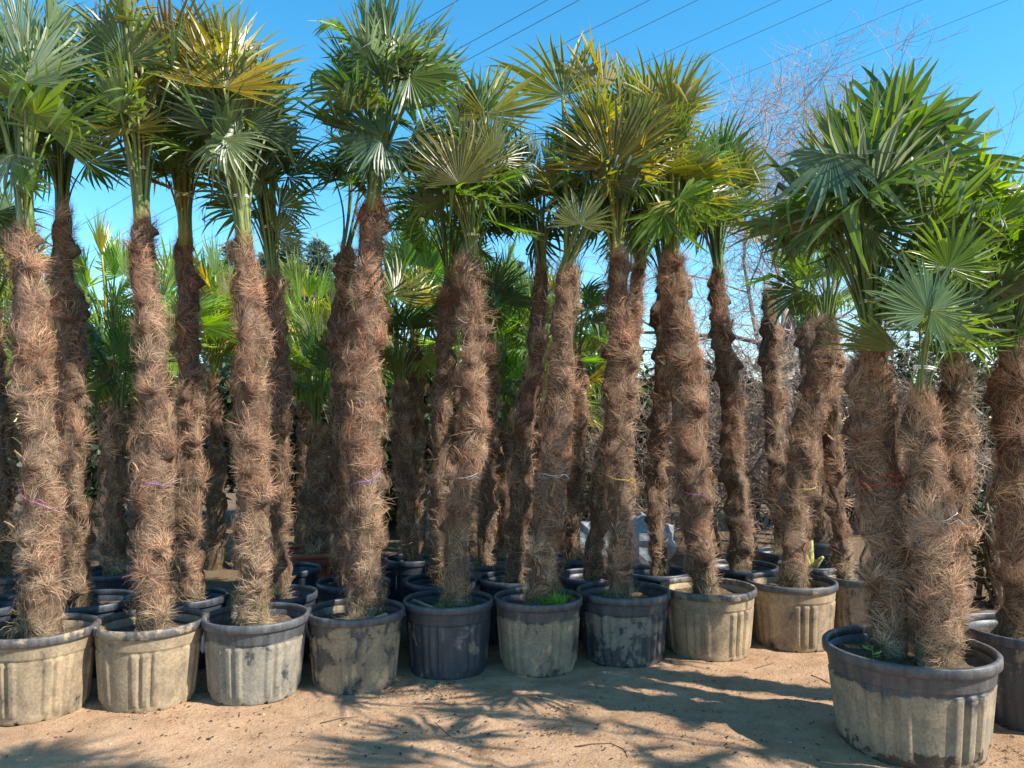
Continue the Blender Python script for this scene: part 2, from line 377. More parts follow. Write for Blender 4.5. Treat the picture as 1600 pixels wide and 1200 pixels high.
def crown(palm, top, axis, n, L=(.45, .85), R=(.40, .54), cols=((MID, 1),), spread=22, droop=95, kinds='ssddky', seed=0, topc=None):
    n = max(6, int(n * .74)); droop = 6 + (droop - 6) * .86
    rng = random.Random(seed); axis = axis.normalized()
    e1 = axis.orthogonal().normalized(); e2 = axis.cross(e1)
    ph = rng.uniform(0, 6.28)
    for k in range(n):
        t = (k + .5) / n
        az = ph + k * 2.39996 + rng.gauss(0, .25)
        rad = e1 * math.cos(az) + e2 * math.sin(az)
        tilt = R_(spread) * (.10 + .9 * t) + rng.gauss(0, .05)
        d = axis * math.cos(tilt) + rad * math.sin(tilt)
        Lp = (L[1] * 1.12 + (L[0] - L[1] * 1.12) * t) * rng.uniform(.8, 1.2)
        base = top - axis * .10 + rad * .028
        hub = base + d * Lp / math.cos(min(tilt, 1))
        bt = tilt + R_(6 + (droop - 6) * t ** 1.25) + rng.gauss(0, .25)
        bd = axis * math.cos(bt) + rad * math.sin(bt) + e1 * rng.gauss(0, .16) + e2 * rng.gauss(0, .16)
        nrm = axis * math.sin(bt) - rad * math.cos(bt)
        nrm = Matrix.Rotation(rng.gauss(0, .55), 3, bd.normalized()) @ nrm
        kd = rng.choice(kinds)
        if t < .14 and 'y' in kinds: kd = 'y'
        c = pick(rng, topc if (topc and t < .42) else cols)
        frond(palm, base, hub, bd, nrm, rng.uniform(*R) * (1.12 if kd == 'y' else 1), rng.choice(ALLB[kd]), c, rng, axis)
def hero(palm, top, px, py, Y, rpx, ang, col, kind='s', face=(0, -1, .25), seed=0, k=None):
    """a fan whose hub and size are read off the photograph; ang = blade axis, degrees from up, clockwise"""
    rng = random.Random(seed + int(px)); hub = at(px, py, Y)
    a = R_(ang); bd = Vector((math.sin(a), 0, math.cos(a))); f = Vector(face).normalized()
    bd = (bd - f * bd.dot(f)).normalized()
    me = ALLB[kind][k if k is not None else rng.randrange(4)]
    frond(palm, top - Vector((0, 0, .08)), hub, bd, f, rpx * Y / FPX, me, col + (1,), rng)

# ------------------------------------------------------------------ trunks wrapped in fibre
RUST, BROWN, TAN, GREY = np.array((.36, .170, .100)), np.array((.34, .208, .130)), np.array((.56, .395, .245)), np.array((.45, .35, .255))
def stub_mesh(seed):
    rg = np.random.default_rng(seed); mb = MB(); k = 5; t = np.linspace(0, 1, k)
    w = .011 * (1 - .55 * t); th = .005 * (1 - .3 * t); y = -.02 * t ** 2
    V = []
    for j in range(k):
        V += [[-w[j], y[j] - th[j], t[j] * .1], [w[j], y[j] - th[j], t[j] * .1], [w[j] * .8, y[j] + th[j], t[j] * .1 + rg.normal(0, .004) * (j == k - 1)], [-w[j] * .8, y[j] + th[j], t[j] * .1]]
    F = []
    for j in range(k - 1):
        for e in range(4):
            F.append([j * 4 + e, j * 4 + (e + 1) % 4, j * 4 + 4 + (e + 1) % 4, j * 4 + 4 + e])
    F.append([(k - 1) * 4 + e for e in range(4)])
    c = np.array((.34, .21, .125)) * rg.uniform(.45, 1.3)
    mb.add(V, None, F, c); return mb.mesh('leaf_stub', M_STUB, False)
STUB = [stub_mesh(k) for k in range(5)]

def ribbons(mb, P, T, Nn, ln, wid, lift, grav, swirl, col, rg, k=4):
    """fibres as tapering ribbons lying on a surface: P roots, T start direction in the surface, Nn surface normal"""
    n = len(P); d = unit(T + Nn * lift[:, None]); cur = P.copy(); pts = [cur.copy()]
    sw = np.cross(Nn, T)
    for j in range(k - 1):
        cur = cur + d * (ln / (k - 1))[:, None]; pts.append(cur.copy())
        d = unit(d + sw * swirl[:, None] - Nn * (lift * .95)[:, None] + np.array([0, 0, -1.0]) * grav[:, None])
    V = np.zeros((n, 2 * (k - 1) + 1, 3)); side = unit(np.cross(T, Nn) + rg.normal(0, .35, (n, 3)))
    for j in range(k - 1):
        w = wid * (1 - .6 * j / (k - 1))
        V[:, 2 * j] = pts[j] - side * w[:, None]; V[:, 2 * j + 1] = pts[j] + side * w[:, None]
    V[:, -1] = pts[-1]
    m = 2 * (k - 1) + 1; b = np.arange(n)[:, None] * m
    F4 = []
    for j in range(k - 2): F4.append(b + np.array([[2 * j, 2 * j + 1, 2 * j + 3, 2 * j + 2]]))
    F3 = b + np.array([[m - 3, m - 2, m - 1]])
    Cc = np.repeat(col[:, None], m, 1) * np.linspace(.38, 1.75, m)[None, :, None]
    mb.add(V.reshape(-1, 3), F3, np.concatenate(F4), Cc.reshape(-1, 3))

def trunk(palm, pts, rad, seed, nf, rust=.4, nstub=14, fuzz=1.0):
    """pts 3D centre line base to top, rad outer radius at those points"""
    rg = np.random.default_rng(seed); org = np.array(palm.location)
    P0 = np.array([list(p) for p in pts]) - org; sl = np.concatenate([[0], np.cumsum(np.linalg.norm(np.diff(P0, axis=0), axis=1))]); H = sl[-1]
    # smooth centre line
    ss = np.linspace(0, H, 60); cl = np.stack([np.interp(ss, sl, P0[:, q]) for q in range(3)], 1)
    for _ in range(14): cl[1:-1] = cl[1:-1] * .5 + (cl[:-2] + cl[2:]) * .25
    wob = np.stack([vnoise(np.stack([ss * 1.7, ss * 0 + seed, ss * 0 + q], 1), 8) - .5 for q in range(2)] + [ss * 0], 1) * .035
    cl = cl + wob * np.minimum(1, ss / .3)[:, None]
    rr = np.interp(ss, sl, rad)
    nb = int(H / .08); 
    by = np.arange(nb * 2) * H / (nb * 2) + rg.normal(0, .05, nb * 2); ba = rg.uniform(0, 6.283, nb * 2); bs = rg.uniform(.3, 1.7, nb * 2)
    def centre(s): return np.stack([np.interp(s, ss, cl[:, q]) for q in range(3)], 1)
    def radius(th, s):
        r = np.interp(s, ss, rr) * .52
        q = np.stack([np.cos(th) * 1.5, np.sin(th) * 1.5, s * 8], 1)
        r = r + (vnoise(q + seed * 3.1, 1) - .5) * .045 + (vnoise(q * 2.3 + seed, 2) - .5) * .030
        e = np.zeros_like(s)
        for y0, a0, b0 in zip(by, ba, bs):                      # old leaf bases, stepped at their upper edge
            m = np.abs(s - y0) < .13
            if not m.any(): continue
            da = (th[m] - a0 + np.pi) % (2 * np.pi) - np.pi; ds = s[m] - y0
            g = np.exp(-(da / .42) ** 2) * np.where(ds < 0, np.exp(-(ds / .020) ** 2), np.exp(-(ds / .085) ** 2)) * b0
            e[m] = np.maximum(e[m], g)
        r = r + e * .044
        endt = np.clip((H - s) / .10, 0, 1); r = r * (.45 + .55 * np.sqrt(endt))
        return np.maximum(r, .02), e
    def colour(th, s, e, n):
        q = np.stack([np.cos(th) * .8, np.sin(th) * .8, s * 3.2], 1) + seed * 1.7
        big = vnoise(q, 21); sm = vnoise(q * 3.2, 22)
        hfrac = s / H
        fr = np.clip(rust * (.25 + 1.1 * hfrac) + (big - .5) * .9, 0, 1)[:, None]
        base = BROWN * (1 - fr) + RUST * fr
        lowt = np.clip((.26 - s) / .26, 0, 1)[:, None]
        g = np.clip((sm - .42) * 2.2 + .30 * (1 - hfrac) , 0, 1)[:, None] * .75
        base = base * (1 - g) + (TAN * .55 + GREY * .45) * g
        base = base * (1 - lowt * .6) + np.array((.36, .30, .15)) * lowt * .6
        return base
    # core
    na = 32 if nf > 7000 else 24; nsr = max(40, int(H / (.024 if nf > 7000 else .034))); th = np.tile(np.arange(na) / na * 2 * np.pi, nsr); s = np.repeat(np.linspace(0, H, nsr), na)
    r, e = radius(th, s); ctr = centre(s)
    V = ctr + np.stack([np.cos(th) * r, np.sin(th) * r, np.zeros_like(r)], 1)
    i = np.arange(nsr - 1)[:, None] * na; j = np.arange(na)[None]; j2 = (j + 1) % na
    F4 = np.stack([i + j, i + j2, i + na + j2, i + na + j], -1).reshape(-1, 4)
    V = np.concatenate([V, cl[-1:] + [[0, 0, .03]]]); jj = np.arange(na)
    F3 = np.stack([np.full(na, nsr * na), (nsr - 1) * na + jj, (nsr - 1) * na + (jj + 1) % na], 1)
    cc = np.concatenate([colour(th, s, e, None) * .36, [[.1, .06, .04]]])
    mb = MB().add(V, F3, F4, cc); tk = link('trunk', mb.mesh('trunk', M_CORE), palm)
    # fibre mat
    n = nf = int(nf * .92); s = rg.random(n) * (H - .01); th = rg.random(n) * 2 * np.pi
    r, e = radius(th, s); P = centre(s) + np.stack([np.cos(th), np.sin(th), 0 * th], 1) * (r - .004)[:, None]
    Nn = np.stack([np.cos(th), np.sin(th), 0 * th], 1); tg = np.stack([-np.sin(th), np.cos(th), 0 * th], 1); upv = np.array([[0, 0, 1.0]])
    q = np.stack([np.cos(th) * 1.2, np.sin(th) * 1.2, s * 7], 1)
    phi = (vnoise(q + 50 + seed, 31) - .5) * 5.5 + (vnoise(q * 2.5 + seed, 32) - .5) * 2.5 + rg.normal(0, .5, n) + .5
    phi = np.where(s > H - .15, rg.normal(0, .5, n) * .8, phi)
    T = tg * np.sin(phi)[:, None] + upv * np.cos(phi)[:, None]
    cl2 = vnoise(q * 1.6 + 9 + seed, 33)
    ln = rg.uniform(.04, .12, n) * (.6 + .8 * cl2) * fuzz
    lift = rg.uniform(.03, .7, n) * (.15 + 1.9 * cl2 ** 3) * fuzz
    strand = rg.uniform(.6, 1.3, n)[:, None] * (.70 + .35 * e + .55 * (cl2 - .35))[:, None]
    col = colour(th, s, e, None) * strand
    pale = (rg.random(n) < .14)[:, None]; col = np.where(pale, col * .35 + np.array((.50, .37, .25)) * .65, col)
    fm = MB()
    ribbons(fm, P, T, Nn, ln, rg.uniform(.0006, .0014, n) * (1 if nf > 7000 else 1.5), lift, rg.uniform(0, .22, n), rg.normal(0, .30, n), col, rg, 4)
    # shaggy tufts
    nt_ = max(60, nf // 46); per = 20; pe = .15 + e; tc_ = rg.choice(n, nt_, p=pe / pe.sum()); ix = np.repeat(tc_, per); m_ = len(ix)
    th2 = th[ix] + rg.normal(0, .13, m_); s2 = np.clip(s[ix] + rg.normal(0, .016, m_), .01, H - .02); r2, e2 = radius(th2, s2)
    N2 = np.stack([np.cos(th2), np.sin(th2), 0 * th2], 1); P2 = centre(s2) + N2 * (r2 - .004)[:, None]; tg2 = np.stack([-np.sin(th2), np.cos(th2), 0 * th2], 1)
    ph2 = np.repeat(rg.normal(.2, 1.0, nt_), per) + rg.normal(0, .35, m_); T2 = tg2 * np.sin(ph2)[:, None] + upv * np.cos(ph2)[:, None]
    br = np.repeat(rg.uniform(.75, 1.45, nt_), per)[:, None] * rg.uniform(.7, 1.25, (m_, 1))
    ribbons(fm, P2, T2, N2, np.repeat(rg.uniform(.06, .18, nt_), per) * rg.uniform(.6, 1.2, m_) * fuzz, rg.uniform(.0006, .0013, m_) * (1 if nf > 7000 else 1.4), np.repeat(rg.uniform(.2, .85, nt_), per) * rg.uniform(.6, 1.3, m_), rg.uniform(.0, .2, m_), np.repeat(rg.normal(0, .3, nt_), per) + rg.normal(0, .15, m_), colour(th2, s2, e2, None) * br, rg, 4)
    # stray long hairs
    k = int(nf * .045); ix = rg.integers(0, n, k)
    ribbons(fm, P[ix], unit(T[ix] + rg.normal(0, .6, (k, 3))), Nn[ix], rg.uniform(.09, .21, k) * fuzz, rg.uniform(.0005, .0009, k), rg.uniform(.5, 1.5, k), rg.uniform(.02, .30, k), rg.normal(0, .3, k), col[ix] * 1.15, rg, 5)
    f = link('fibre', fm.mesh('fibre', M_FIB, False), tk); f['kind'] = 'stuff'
    # cut leaf stalks
    for q in range(nstub):
        a = rg.uniform(-2.9, -.2) if rg.random() < .8 else rg.uniform(0, 6.28); s1 = np.array([rg.uniform(.12, H - .2)]); t1 = np.array([a])
        r1, _ = radius(t1, s1); nrm = Vector((math.cos(a), math.sin(a), 0)); p = Vector(centre(s1)[0]) + nrm * (float(r1[0]) - .005)
        zax = (Vector((0, 0, 1)) * rg.uniform(.6, 1.2) + nrm * rg.uniform(.1, .55) + Vector((-math.sin(a), math.cos(a), 0)) * rg.normal(0, .45)).normalized()
        xax = zax.cross(nrm).normalized() if zax.cross(nrm).length > .05 else Vector((1, 0, 0)); yax = zax.cross(xax)
        o = link('leaf_stub', STUB[rg.integers(0, 5)], tk); sc = rg.uniform(.45, 1.05)
        o.matrix_local = Matrix.Translation(p) @ Matrix((xax, yax, zax)).transposed().to_4x4() @ Matrix.Diagonal((sc, sc, sc, 1))
    def ring(h, extra=.012):                                    # point list of a ring round the trunk at height h
        t = np.linspace(0, 2 * np.pi, 33); s2 = np.full(33, min(max(h, .05), H - .05)) + (.03 + .01 * (seed % 4)) * np.sin(t + seed) + .012 * np.sin(3 * t + seed); r2, _ = radius(t, s2)
        r2 = np.convolve(np.concatenate([r2[-4:-1], r2, r2[1:4]]), np.ones(7) / 7, 'valid')
        return centre(s2) + np.stack([np.cos(t), np.sin(t), 0 * t], 1) * (r2 + extra)[:, None]
    return tk, ring, H
def tie(palm, ring, h, col, w=.0019):
    P = ring(h, .016); mb = MB(); tube(mb, P, w, 5, np.array(col), False)
    # loose end
    e = P[24]; out = np.array([[0, 0, 0], [.03, -.03, -.01], [.07, -.03, .012], [.10, -.02, -.01]])
    tube(mb, e + out, w * .8, 5, np.array(col))
    return link('twine', mb.mesh('twine', M_TWINE), palm)
def bundle_tie(palm, c, rad, ax):
    t = np.linspace(0, 2 * np.pi, 25); e1 = ax.orthogonal().normalized(); e2 = ax.cross(e1); c = c - palm.location
    mb = MB()
    for dz in (-.006, .005): tube(mb, [c + (e1 * math.cos(a) + e2 * math.sin(a)) * rad + ax * dz for a in t], .0045, 5, np.array((.72, .72, .70)), False)
    return link('twine', mb.mesh('twine', M_TWINE), palm)

# ------------------------------------------------------------------ pots
def pot_meshes(R, H, ngroup, name):
    na = 240; th = np.arange(na) / na * 2 * np.pi
    zz = np.array([0, .012, .03, .06, .09, .11, .2, .35, .5, .62, .68, .70, .72, .735, .75, .76, .80, .86, .90, .92]); rr_ = np.interp(zz, [0, .012, .03, .735, .75, .92], [.785, .80, .81, .905, .93, .957])
    per = 2 * np.pi / ngroup; dlt = (th + per / 2) % per - per / 2
    def sm(x, a, b): t = np.clip((x - a) / (b - a), 0, 1); return t * t * (3 - 2 * t)
    dd = np.degrees(np.abs(dlt))
    pan = (1 - sm(dd, 14, 17)) * .036 - (sm(dd, 3.0, 4.8) * (1 - sm(dd, 7.2, 9))) * .046
    V = []
    for z, r in zip(zz, rr_):
        env = sm(z, .06, .12) * (1 - sm(z, .70, .733)) ; rv = r + pan * env
        zv = np.full(na, z)
        if z <= .012:
            notch = (((np.degrees(th) + 15) % 30) < 3.2); zv = np.where(notch, .034, zv)
        V.append(np.stack([np.cos(th) * rv * R, np.sin(th) * rv * R, zv * H], 1))
    ring = len(zz)
    for z, r in ((.92, .93), (.84, .905), (.74, .875)):            # inside wall
        V.append(np.stack([np.cos(th) * r * R, np.sin(th) * r * R, np.full(na, z * H)], 1))
    V = np.concatenate(V); nr = ring + 3
    i = np.arange(nr - 1)[:, None] * na; j = np.arange(na)[None]; j2 = (j + 1) % na
    F4 = np.stack([i + j, i + j2, i + na + j2, i + na + j], -1).reshape(-1, 4)
    V = np.concatenate([V, [[0, 0, .02 * H]]]); jj = np.arange(na); F3 = np.stack([np.full(na, len(V) - 1), (jj + 1) % na, jj], 1)
    body = MB().add(V, F3, F4).mesh(name + '_body', M_POT)
    # rolled rim
    pr = np.array([(.955, .905), (.985, .895), (1.0, .905), (1.004, .95), (1.0, .985), (.985, .998), (.955, 1.0), (.935, .992), (.928, .97), (.928, .91)])
    k = len(pr); V = np.concatenate([np.stack([np.cos(th) * r * R, np.sin(th) * r * R, np.full(na, z * H)], 1) for r, z in pr])
    i = np.arange(k)[:, None] * na; i2 = (np.arange(k)[:, None] + 1) % k * na
    F4 = np.stack([i + j, i + j2, i2 + j2, i2 + j], -1).reshape(-1, 4)
    rim = MB().add(V, None, F4).mesh(name + '_rim', M_RIM)
    # soil
    nrad = 14; V = [[0, 0, 0]]; 
    for q in range(1, nrad + 1):
        for a in th[::6]: V.append([math.cos(a) * .906 * R * q / nrad, math.sin(a) * .906 * R * q / nrad, 0])
    V = np.array(V); V[:, 2] = .83 * H + (vnoise(V * 14, 4) - .5) * .03 + (vnoise(V * 40, 5) - .5) * .015
    m = len(th[::6]); F3 = [[0, 1 + a, 1 + (a + 1) % m] for a in range(m)]; F4 = []
    for q in range(nrad - 1):
        for a in range(m): F4.append([1 + q * m + a, 1 + (q + 1) * m + a, 1 + (q + 1) * m + (a + 1) % m, 1 + q * m + (a + 1) % m])
    soil = MB().add(V, F3, F4).mesh(name + '_soil', M_SOIL)
    return body, rim, soil
STD = pot_meshes(.32, .47, 6, 'pot'); BIG = pot_meshes(.46, .50, 6, 'large_pot')
def pot(px, Y, D, label, dirt=.5, grey=.2, blue=.3, rot=0, kind=STD, h=1.0, x=None, group=None, name='plant_pot', tilt=0, band=0.0):
    x = (px - 800) / FPX * math.hypot(1, 0) * Y if x is None else x
    # camera pitch: depth along the view axis differs slightly from Y at ground level, use the ray at rim height
    x = at(px, 930, Y).x if px is not None else x
    R0 = .32 if kind is STD else .46
    e = link(name, None, None, (x, Y, gz1(x, Y) - .008)); e.empty_display_size = .1
    e.rotation_euler = (R_(tilt), R_(tilt * .6), R_(rot)); sc = D / 2 / R0; e.scale = (sc, sc, h)
    tag(e, label, 'plant pot', group)
    for nm, me, dcol in (('body', kind[0], dirt), ('rim', kind[1], dirt), ('soil', kind[2], dirt)):
        o = link(nm, me, e); o.color = (dcol, grey, blue, band)
    return e

# ------------------------------------------------------------------ the pots
FRONT = 'pots in the front row along the track'; BACK = 'pots in the rows behind'
pot(64, 4.45, .61, 'tan mud-caked pot, first of the front row, next to the pot with cut green stalks', .86, .12, .2, 22, group=FRONT)
pot(237, 4.64, .625, 'pale muddy pot with cut green stalks lying on its soil, front row', .90, .2, .2, 50, group=FRONT)
pot(401, 4.75, .625, 'grey-green muddy pot next to the pot with green stalks, dark patch at its foot', .85, .75, .2, 76, group=FRONT, band=0.9)
pot(556, 4.97, .628, 'scuffed tan and black pot under the tallest rust-red trunk', .74, .15, .3, 40, group=FRONT, band=0.3)
pot(701, 5.20, .602, 'cleanest dark blue-black pot of the front row with weeds on the soil', .46, .55, .45, 12, group=FRONT, band=0.6)
pot(841, 5.25, .598, 'tan pot with bright grass tuft growing in it', .80, .30, .5, 55, group=FRONT, band=0.5)
pot(974, 5.45, .65, 'dark grey pot beside the pot with the grass tuft, mud only on one side', .60, .75, .2, 68, group=FRONT, band=0.9)
pot(1106, 5.62, .68, 'evenly tan mud-coated pot under the thick palm leaning at its top', .92, .15, .2, 62, group=FRONT)
pot(1236, 5.85, .66, 'shaded brown mud-stained pot, last of the front row before the big pot', .82, .10, .6, 30, group=FRONT)
pot(1417, 4.0, .82, 'extra large pot holding three palm stems, wet mud at its foot', .90, .35, .5, 48, kind=BIG, band=1.0)
pot(1612, 4.32, .72, 'large dark pot standing against the extra large pot', .45, .4, .5, 10, kind=BIG)
BP = [(-35, 5.02, .56, 'dark pot beside the first front-row pot, at the end of the rows', .3), (140, 5.16, .58, 'black pot tucked behind the first front-row pot', .25), (291, 5.32, .55, 'black pot behind the pot with the green stalks', .3),
      (434, 5.43, .54, 'black pot behind the grey-green muddy pot', .15), (552, 5.80, .54, 'black pot behind the tallest rust-red trunk', .1), (690, 5.84, .55, 'black pot behind the cleanest blue-black pot', .1),
      (763, 6.62, .50, 'weathered pot with pale grey rim behind the blue-black pot', .8), (803, 5.90, .55, 'black pot behind the pot with the grass tuft', .15), (893, 6.85, .5, 'small dark pot far behind the grass tuft pot', .4),
      (925, 6.04, .54, 'black pot behind the one-sided muddy grey pot', .15), (1025, 6.20, .54, 'dark blue-black pot holding the slim orange-footed palm', .15), (1158, 6.46, .60, 'dark pot with bluish rim holding the dark leaning palm', .2),
      (1226, 7.14, .5, 'dark pot of the slim bare-topped palm', .3), (1264, 6.56, .5, 'dark pot holding a cut yellow stump', .2), (1345, 5.98, .56, 'brown-stained pot half hidden behind the extra large pot', .75),
      (8, 6.15, .58, 'dark pot with pale rim behind the first front-row palm', .5), (176, 6.2, .58, 'black pot in deep shade behind the dark palm', .1), (452, 6.4, .5, 'black pot standing in front of the terracotta pot', .1),
      (585, 6.75, .5, 'black pot in the shade behind the rust-red trunk row', .1), (642, 6.85, .46, 'low dark pot of the flared-foot palm', .3), (1280, 7.75, .5, 'dark pot farthest back behind the cut stump', .2)]
for i, (px, Y, D, lb, dirt) in enumerate(BP):
    pot(px, Y, D, lb, dirt, .5, .5, i * 37 % 60, group=BACK, tilt=0)
tp = pot(494, 7.2, .66, 'terracotta-coloured pot in the shade among black pots', 0, 0, 0, 5, h=1.0, name='terracotta_pot')
for ch in tp.children:
    if not ch.name.startswith('soil'):
        ch.data = ch.data.copy(); ch.data.materials.clear(); ch.data.materials.append(M_TERRA)
SOILZ = .375

# ------------------------------------------------------------------ the palms
def palm(label, Y, path, crown_kw=None, bundle=None, heroes=(), ties=(), nf=11000, rust=.4, nstub=14, group=None, seed=1, fuzz=1.0, btie=None, zbase=SOILZ - .05, name='palm_tree'):
    """path: (x, y, width) in photograph pixels base to top, at distance Y; bundle: pixel where the tied stalks end"""
    pts = []; rad = []
    for q, (px, py, w) in enumerate(path):
        p = at(px, py, Y)
        if q == 0: p.z = zbase
        pts.append(p); rad.append(w / 2 * Y / FPX)
    e = link(name, None, None, pts[0]); e.empty_display_size = .2; tag(e, label, 'palm tree', group)
    tk, ring, H = trunk(e, pts, rad, seed, nf, rust, nstub, fuzz)
    top = pts[-1] + Vector((0, 0, .02))
    ax = Vector((0, 0, 1))
    if bundle: ax = (at(bundle[0], bundle[1], Y + (bundle[2] if len(bundle) > 2 else 0)) - top).normalized()
    if crown_kw: crown(e, top, ax, seed=seed * 7 + 1, **crown_kw)
    for h in heroes:
        px, py, dy, rp, ang, col = h[:6]; kd = h[6] if len(h) > 6 else 's'; fc = h[7] if len(h) > 7 else (0, -1, .25)
        hero(e, top, px, py, Y + dy, rp, ang, col, kd, fc, seed)
    for (py, col) in ties: tie(e, ring, (pts[0].z * 0 + at(path[0][0], py, Y).z - pts[0].z), col)
    if btie: bundle_tie(e, top + ax * btie, .052, ax)
    return e
PINK, WHT, RED, VIO, YLW = (.55, .18, .38), (.75, .75, .75), (.6, .05, .06), (.28, .14, .45), (.6, .5, .12)
G1 = 'fibre-trunked palms of the front row'; G2 = 'palms in the rows behind'
gA = [(MID, 3), (SAGE, 3), (BR, 2), (DK, 1)]; gD = [(DK, 4), (MID, 3)]; gM = [(MID, 4), (DK, 2), (BR, 1.5), (OL, 1)]; gO = [(OL, 3), (MID, 2), (YEL, 1), (DK, 1)]
gY = [(MID, 3), (OL, 3), (DK, 2), (SAGE, 1)]; tY = [(YEL, 3), (OL, 3), (BRN, 1)]; tB = [(BRN, 2), (OL, 3), (YEL, 1)]

palm('palm with pinkish tie and pale sage fans, first of the front row', 4.45, [(66, 980, 82), (62, 800, 84), (52, 600, 84), (46, 480, 76), (40, 352, 46)],
     dict(n=26, L=(.62, 1.05), cols=gA, spread=15, droop=58, topc=[(SAGE, 2), (MID, 2), (BR, 1)]), (36, 200), [(38, 130, -.25, 150, 12, SAGE, 's'), (36, 285, -.15, 62, 40, BR, 'k'), (20, 240, -.1, 110, 185, SAGE, 'd')],
     [(780, PINK)], 12500, .38, 18, G1, 11, btie=.24)
palm('palm with brownish upright top fans, above the pot with green stalks', 4.64, [(241, 968, 60), (238, 860, 66), (246, 700, 78), (232, 540, 66), (222, 345, 40)],
     dict(n=26, L=(.6, 1.1), R=(.38, .5), cols=gM, spread=14, droop=52, topc=tB, kinds='sddyy'), (214, 180), [(205, 205, -.1, 100, -8, OL, 's'), (222, 105, -.15, 80, -16, BRN, 'y')], [(748, VIO)], 11500, .3, 14, G1, 12, btie=.3)
palm('palm with golden yellow fans high up, above the grey-green muddy pot', 4.75, [(396, 960, 72), (396, 840, 76), (398, 650, 78), (390, 480, 66), (381, 372, 44)],
     dict(n=30, L=(.55, 1.1), cols=gY, spread=16, droop=66, topc=tY, kinds='ssddyk'), (362, 190), [(350, 138, -.3, 165, 14, YEL, 's'), (366, 190, -.25, 100, 200, SAGE, 'y'), (350, 215, -.3, 105, 165, SAGE, 'd'), (280, 110, .1, 120, -35, YEL, 's')],
     [], 12500, .5, 18, G1, 13, btie=.24)
palm('tallest palm with rust-red upper trunk and big dark fans', 4.97, [(564, 948, 72), (570, 840, 86), (568, 690, 88), (574, 520, 78), (580, 400, 66), (584, 312, 56)],
     dict(n=36, L=(.5, .98), R=(.42, .56), cols=[(DK, 2), (MID, 4), (SAGE, 1)], spread=19, droop=84, kinds='ssddky'), (602, 130), [(597, 212, -.25, 116, -82, (.06, .12, .07), 's'), (610, 105, -.3, 135, 0, MID, 'd'), (640, 120, -.3, 130, 95, MID, 'd'), (600, 222, -.2, 95, 180, (.09, .15, .10), 'd')],
     [(750, VIO)], 13500, .85, 20, G1, 14)
palm('palm with one open fan facing the track, above the cleanest blue-black pot', 5.20, [(708, 935, 50), (716, 830, 56), (740, 680, 62), (745, 540, 60), (738, 400, 56)],
     dict(n=34, L=(.38, .75), R=(.40, .54), cols=gM, spread=22, droop=105, kinds='sssddy'), (735, 260), [(717, 288, -.45, 128, -4, (.15, .15, .055), 's', (0, -1, -.1)), (760, 180, -.1, 120, 8, OL, 's')],
     [(752, WHT)], 11500, .35, 14, G1, 15, btie=.12)
palm('palm with stalks leaning right, above the pot with the grass tuft', 5.25, [(842, 930, 56), (850, 830, 62), (872, 680, 68), (884, 540, 62), (886, 416, 48)],
     dict(n=14, L=(.5, .85), R=(.38, .5), cols=gO, spread=18, droop=90), (945, 265), [(957, 262, -.25, 150, 4, (.12, .115, .03), 's', (0, -1, -.15)), (905, 350, -.3, 78, 8, (.13, .16, .06), 's'), (880, 150, .1, 150, -25, OL, 's')],
     [(745, WHT)], 11500, .35, 16, G1, 16)
palm('palm with pale yellow tie above the one-sided muddy grey pot', 5.45, [(969, 915, 54), (968, 840, 60), (966, 690, 68), (968, 540, 66), (963, 398, 44)],
     dict(n=36, L=(.5, 1.0), R=(.42, .58), cols=gO, spread=21, droop=80, topc=[(OL, 3), (MID, 2), (YEL, 1)], kinds='sssddy'), (960, 230), [(1010, 180, -.1, 140, 15, OL, 's')],
     [(750, YLW)], 11500, .3, 16, G1, 17)
palm('thick palm whose trunk leans left at the top, above the evenly tan pot', 5.62, [(1102, 908, 62), (1092, 820, 72), (1080, 680, 90), (1064, 540, 88), (1052, 404, 66)],
     dict(n=36, L=(.45, .9), R=(.42, .56), cols=[(BR, 2), (MID, 3), (OL, 2), (SAGE, 1)], spread=22, droop=120, topc=[(OL, 3), (YEL, 1), (BR, 2)], kinds='ssddky'), (1045, 240), [(1035, 330, -.35, 110, 150, BR, 'k'), (1060, 310, -.4, 100, 110, BR, 'd')],
     [(765, VIO)], 13500, .3, 16, G1, 18)
palm('dark trunk leaning right above the shaded last front-row pot', 5.85, [(1238, 902, 56), (1244, 800, 64), (1262, 680, 74), (1284, 560, 70), (1292, 500, 50)],
     dict(n=12, L=(.3, .6), R=(.36, .48), cols=[(BR, 2), (MID, 3)], spread=30, droop=110), (1300, 420), [], [(752, YLW)], 9500, .2, 12, G1, 19)
GB = 'stems standing in the extra large pot'
palm('tallest stem of the extra large pot, with huge strap-leaved crown and red ribbon', 4.10, [(1386, 1010, 72), (1388, 860, 92), (1372, 720, 100), (1366, 620, 96), (1362, 535, 70)],
     dict(n=32, L=(.62, 1.0), R=(.48, .62), cols=[(DK, 1), (MID, 3), (BR, 3), (SAGE, 1.5)], spread=25, droop=80, kinds='ksdksk'), (1348, 330), [(1345, 300, -.35, 165, 20, MID, 's', (0, -1, -.2)), (1350, 350, -.4, 120, 60, DK, 's', (0, -1, -.3)), (1300, 240, -.45, 150, 185, (.07, .13, .09), 'k'), (1400, 200, -.2, 170, 35, MID, 'k'), (1470, 250, -.1, 170, 60, MID, 'k')],
     [(750, RED), (738, RED)], 13500, .35, 18, GB, 20, btie=.2)
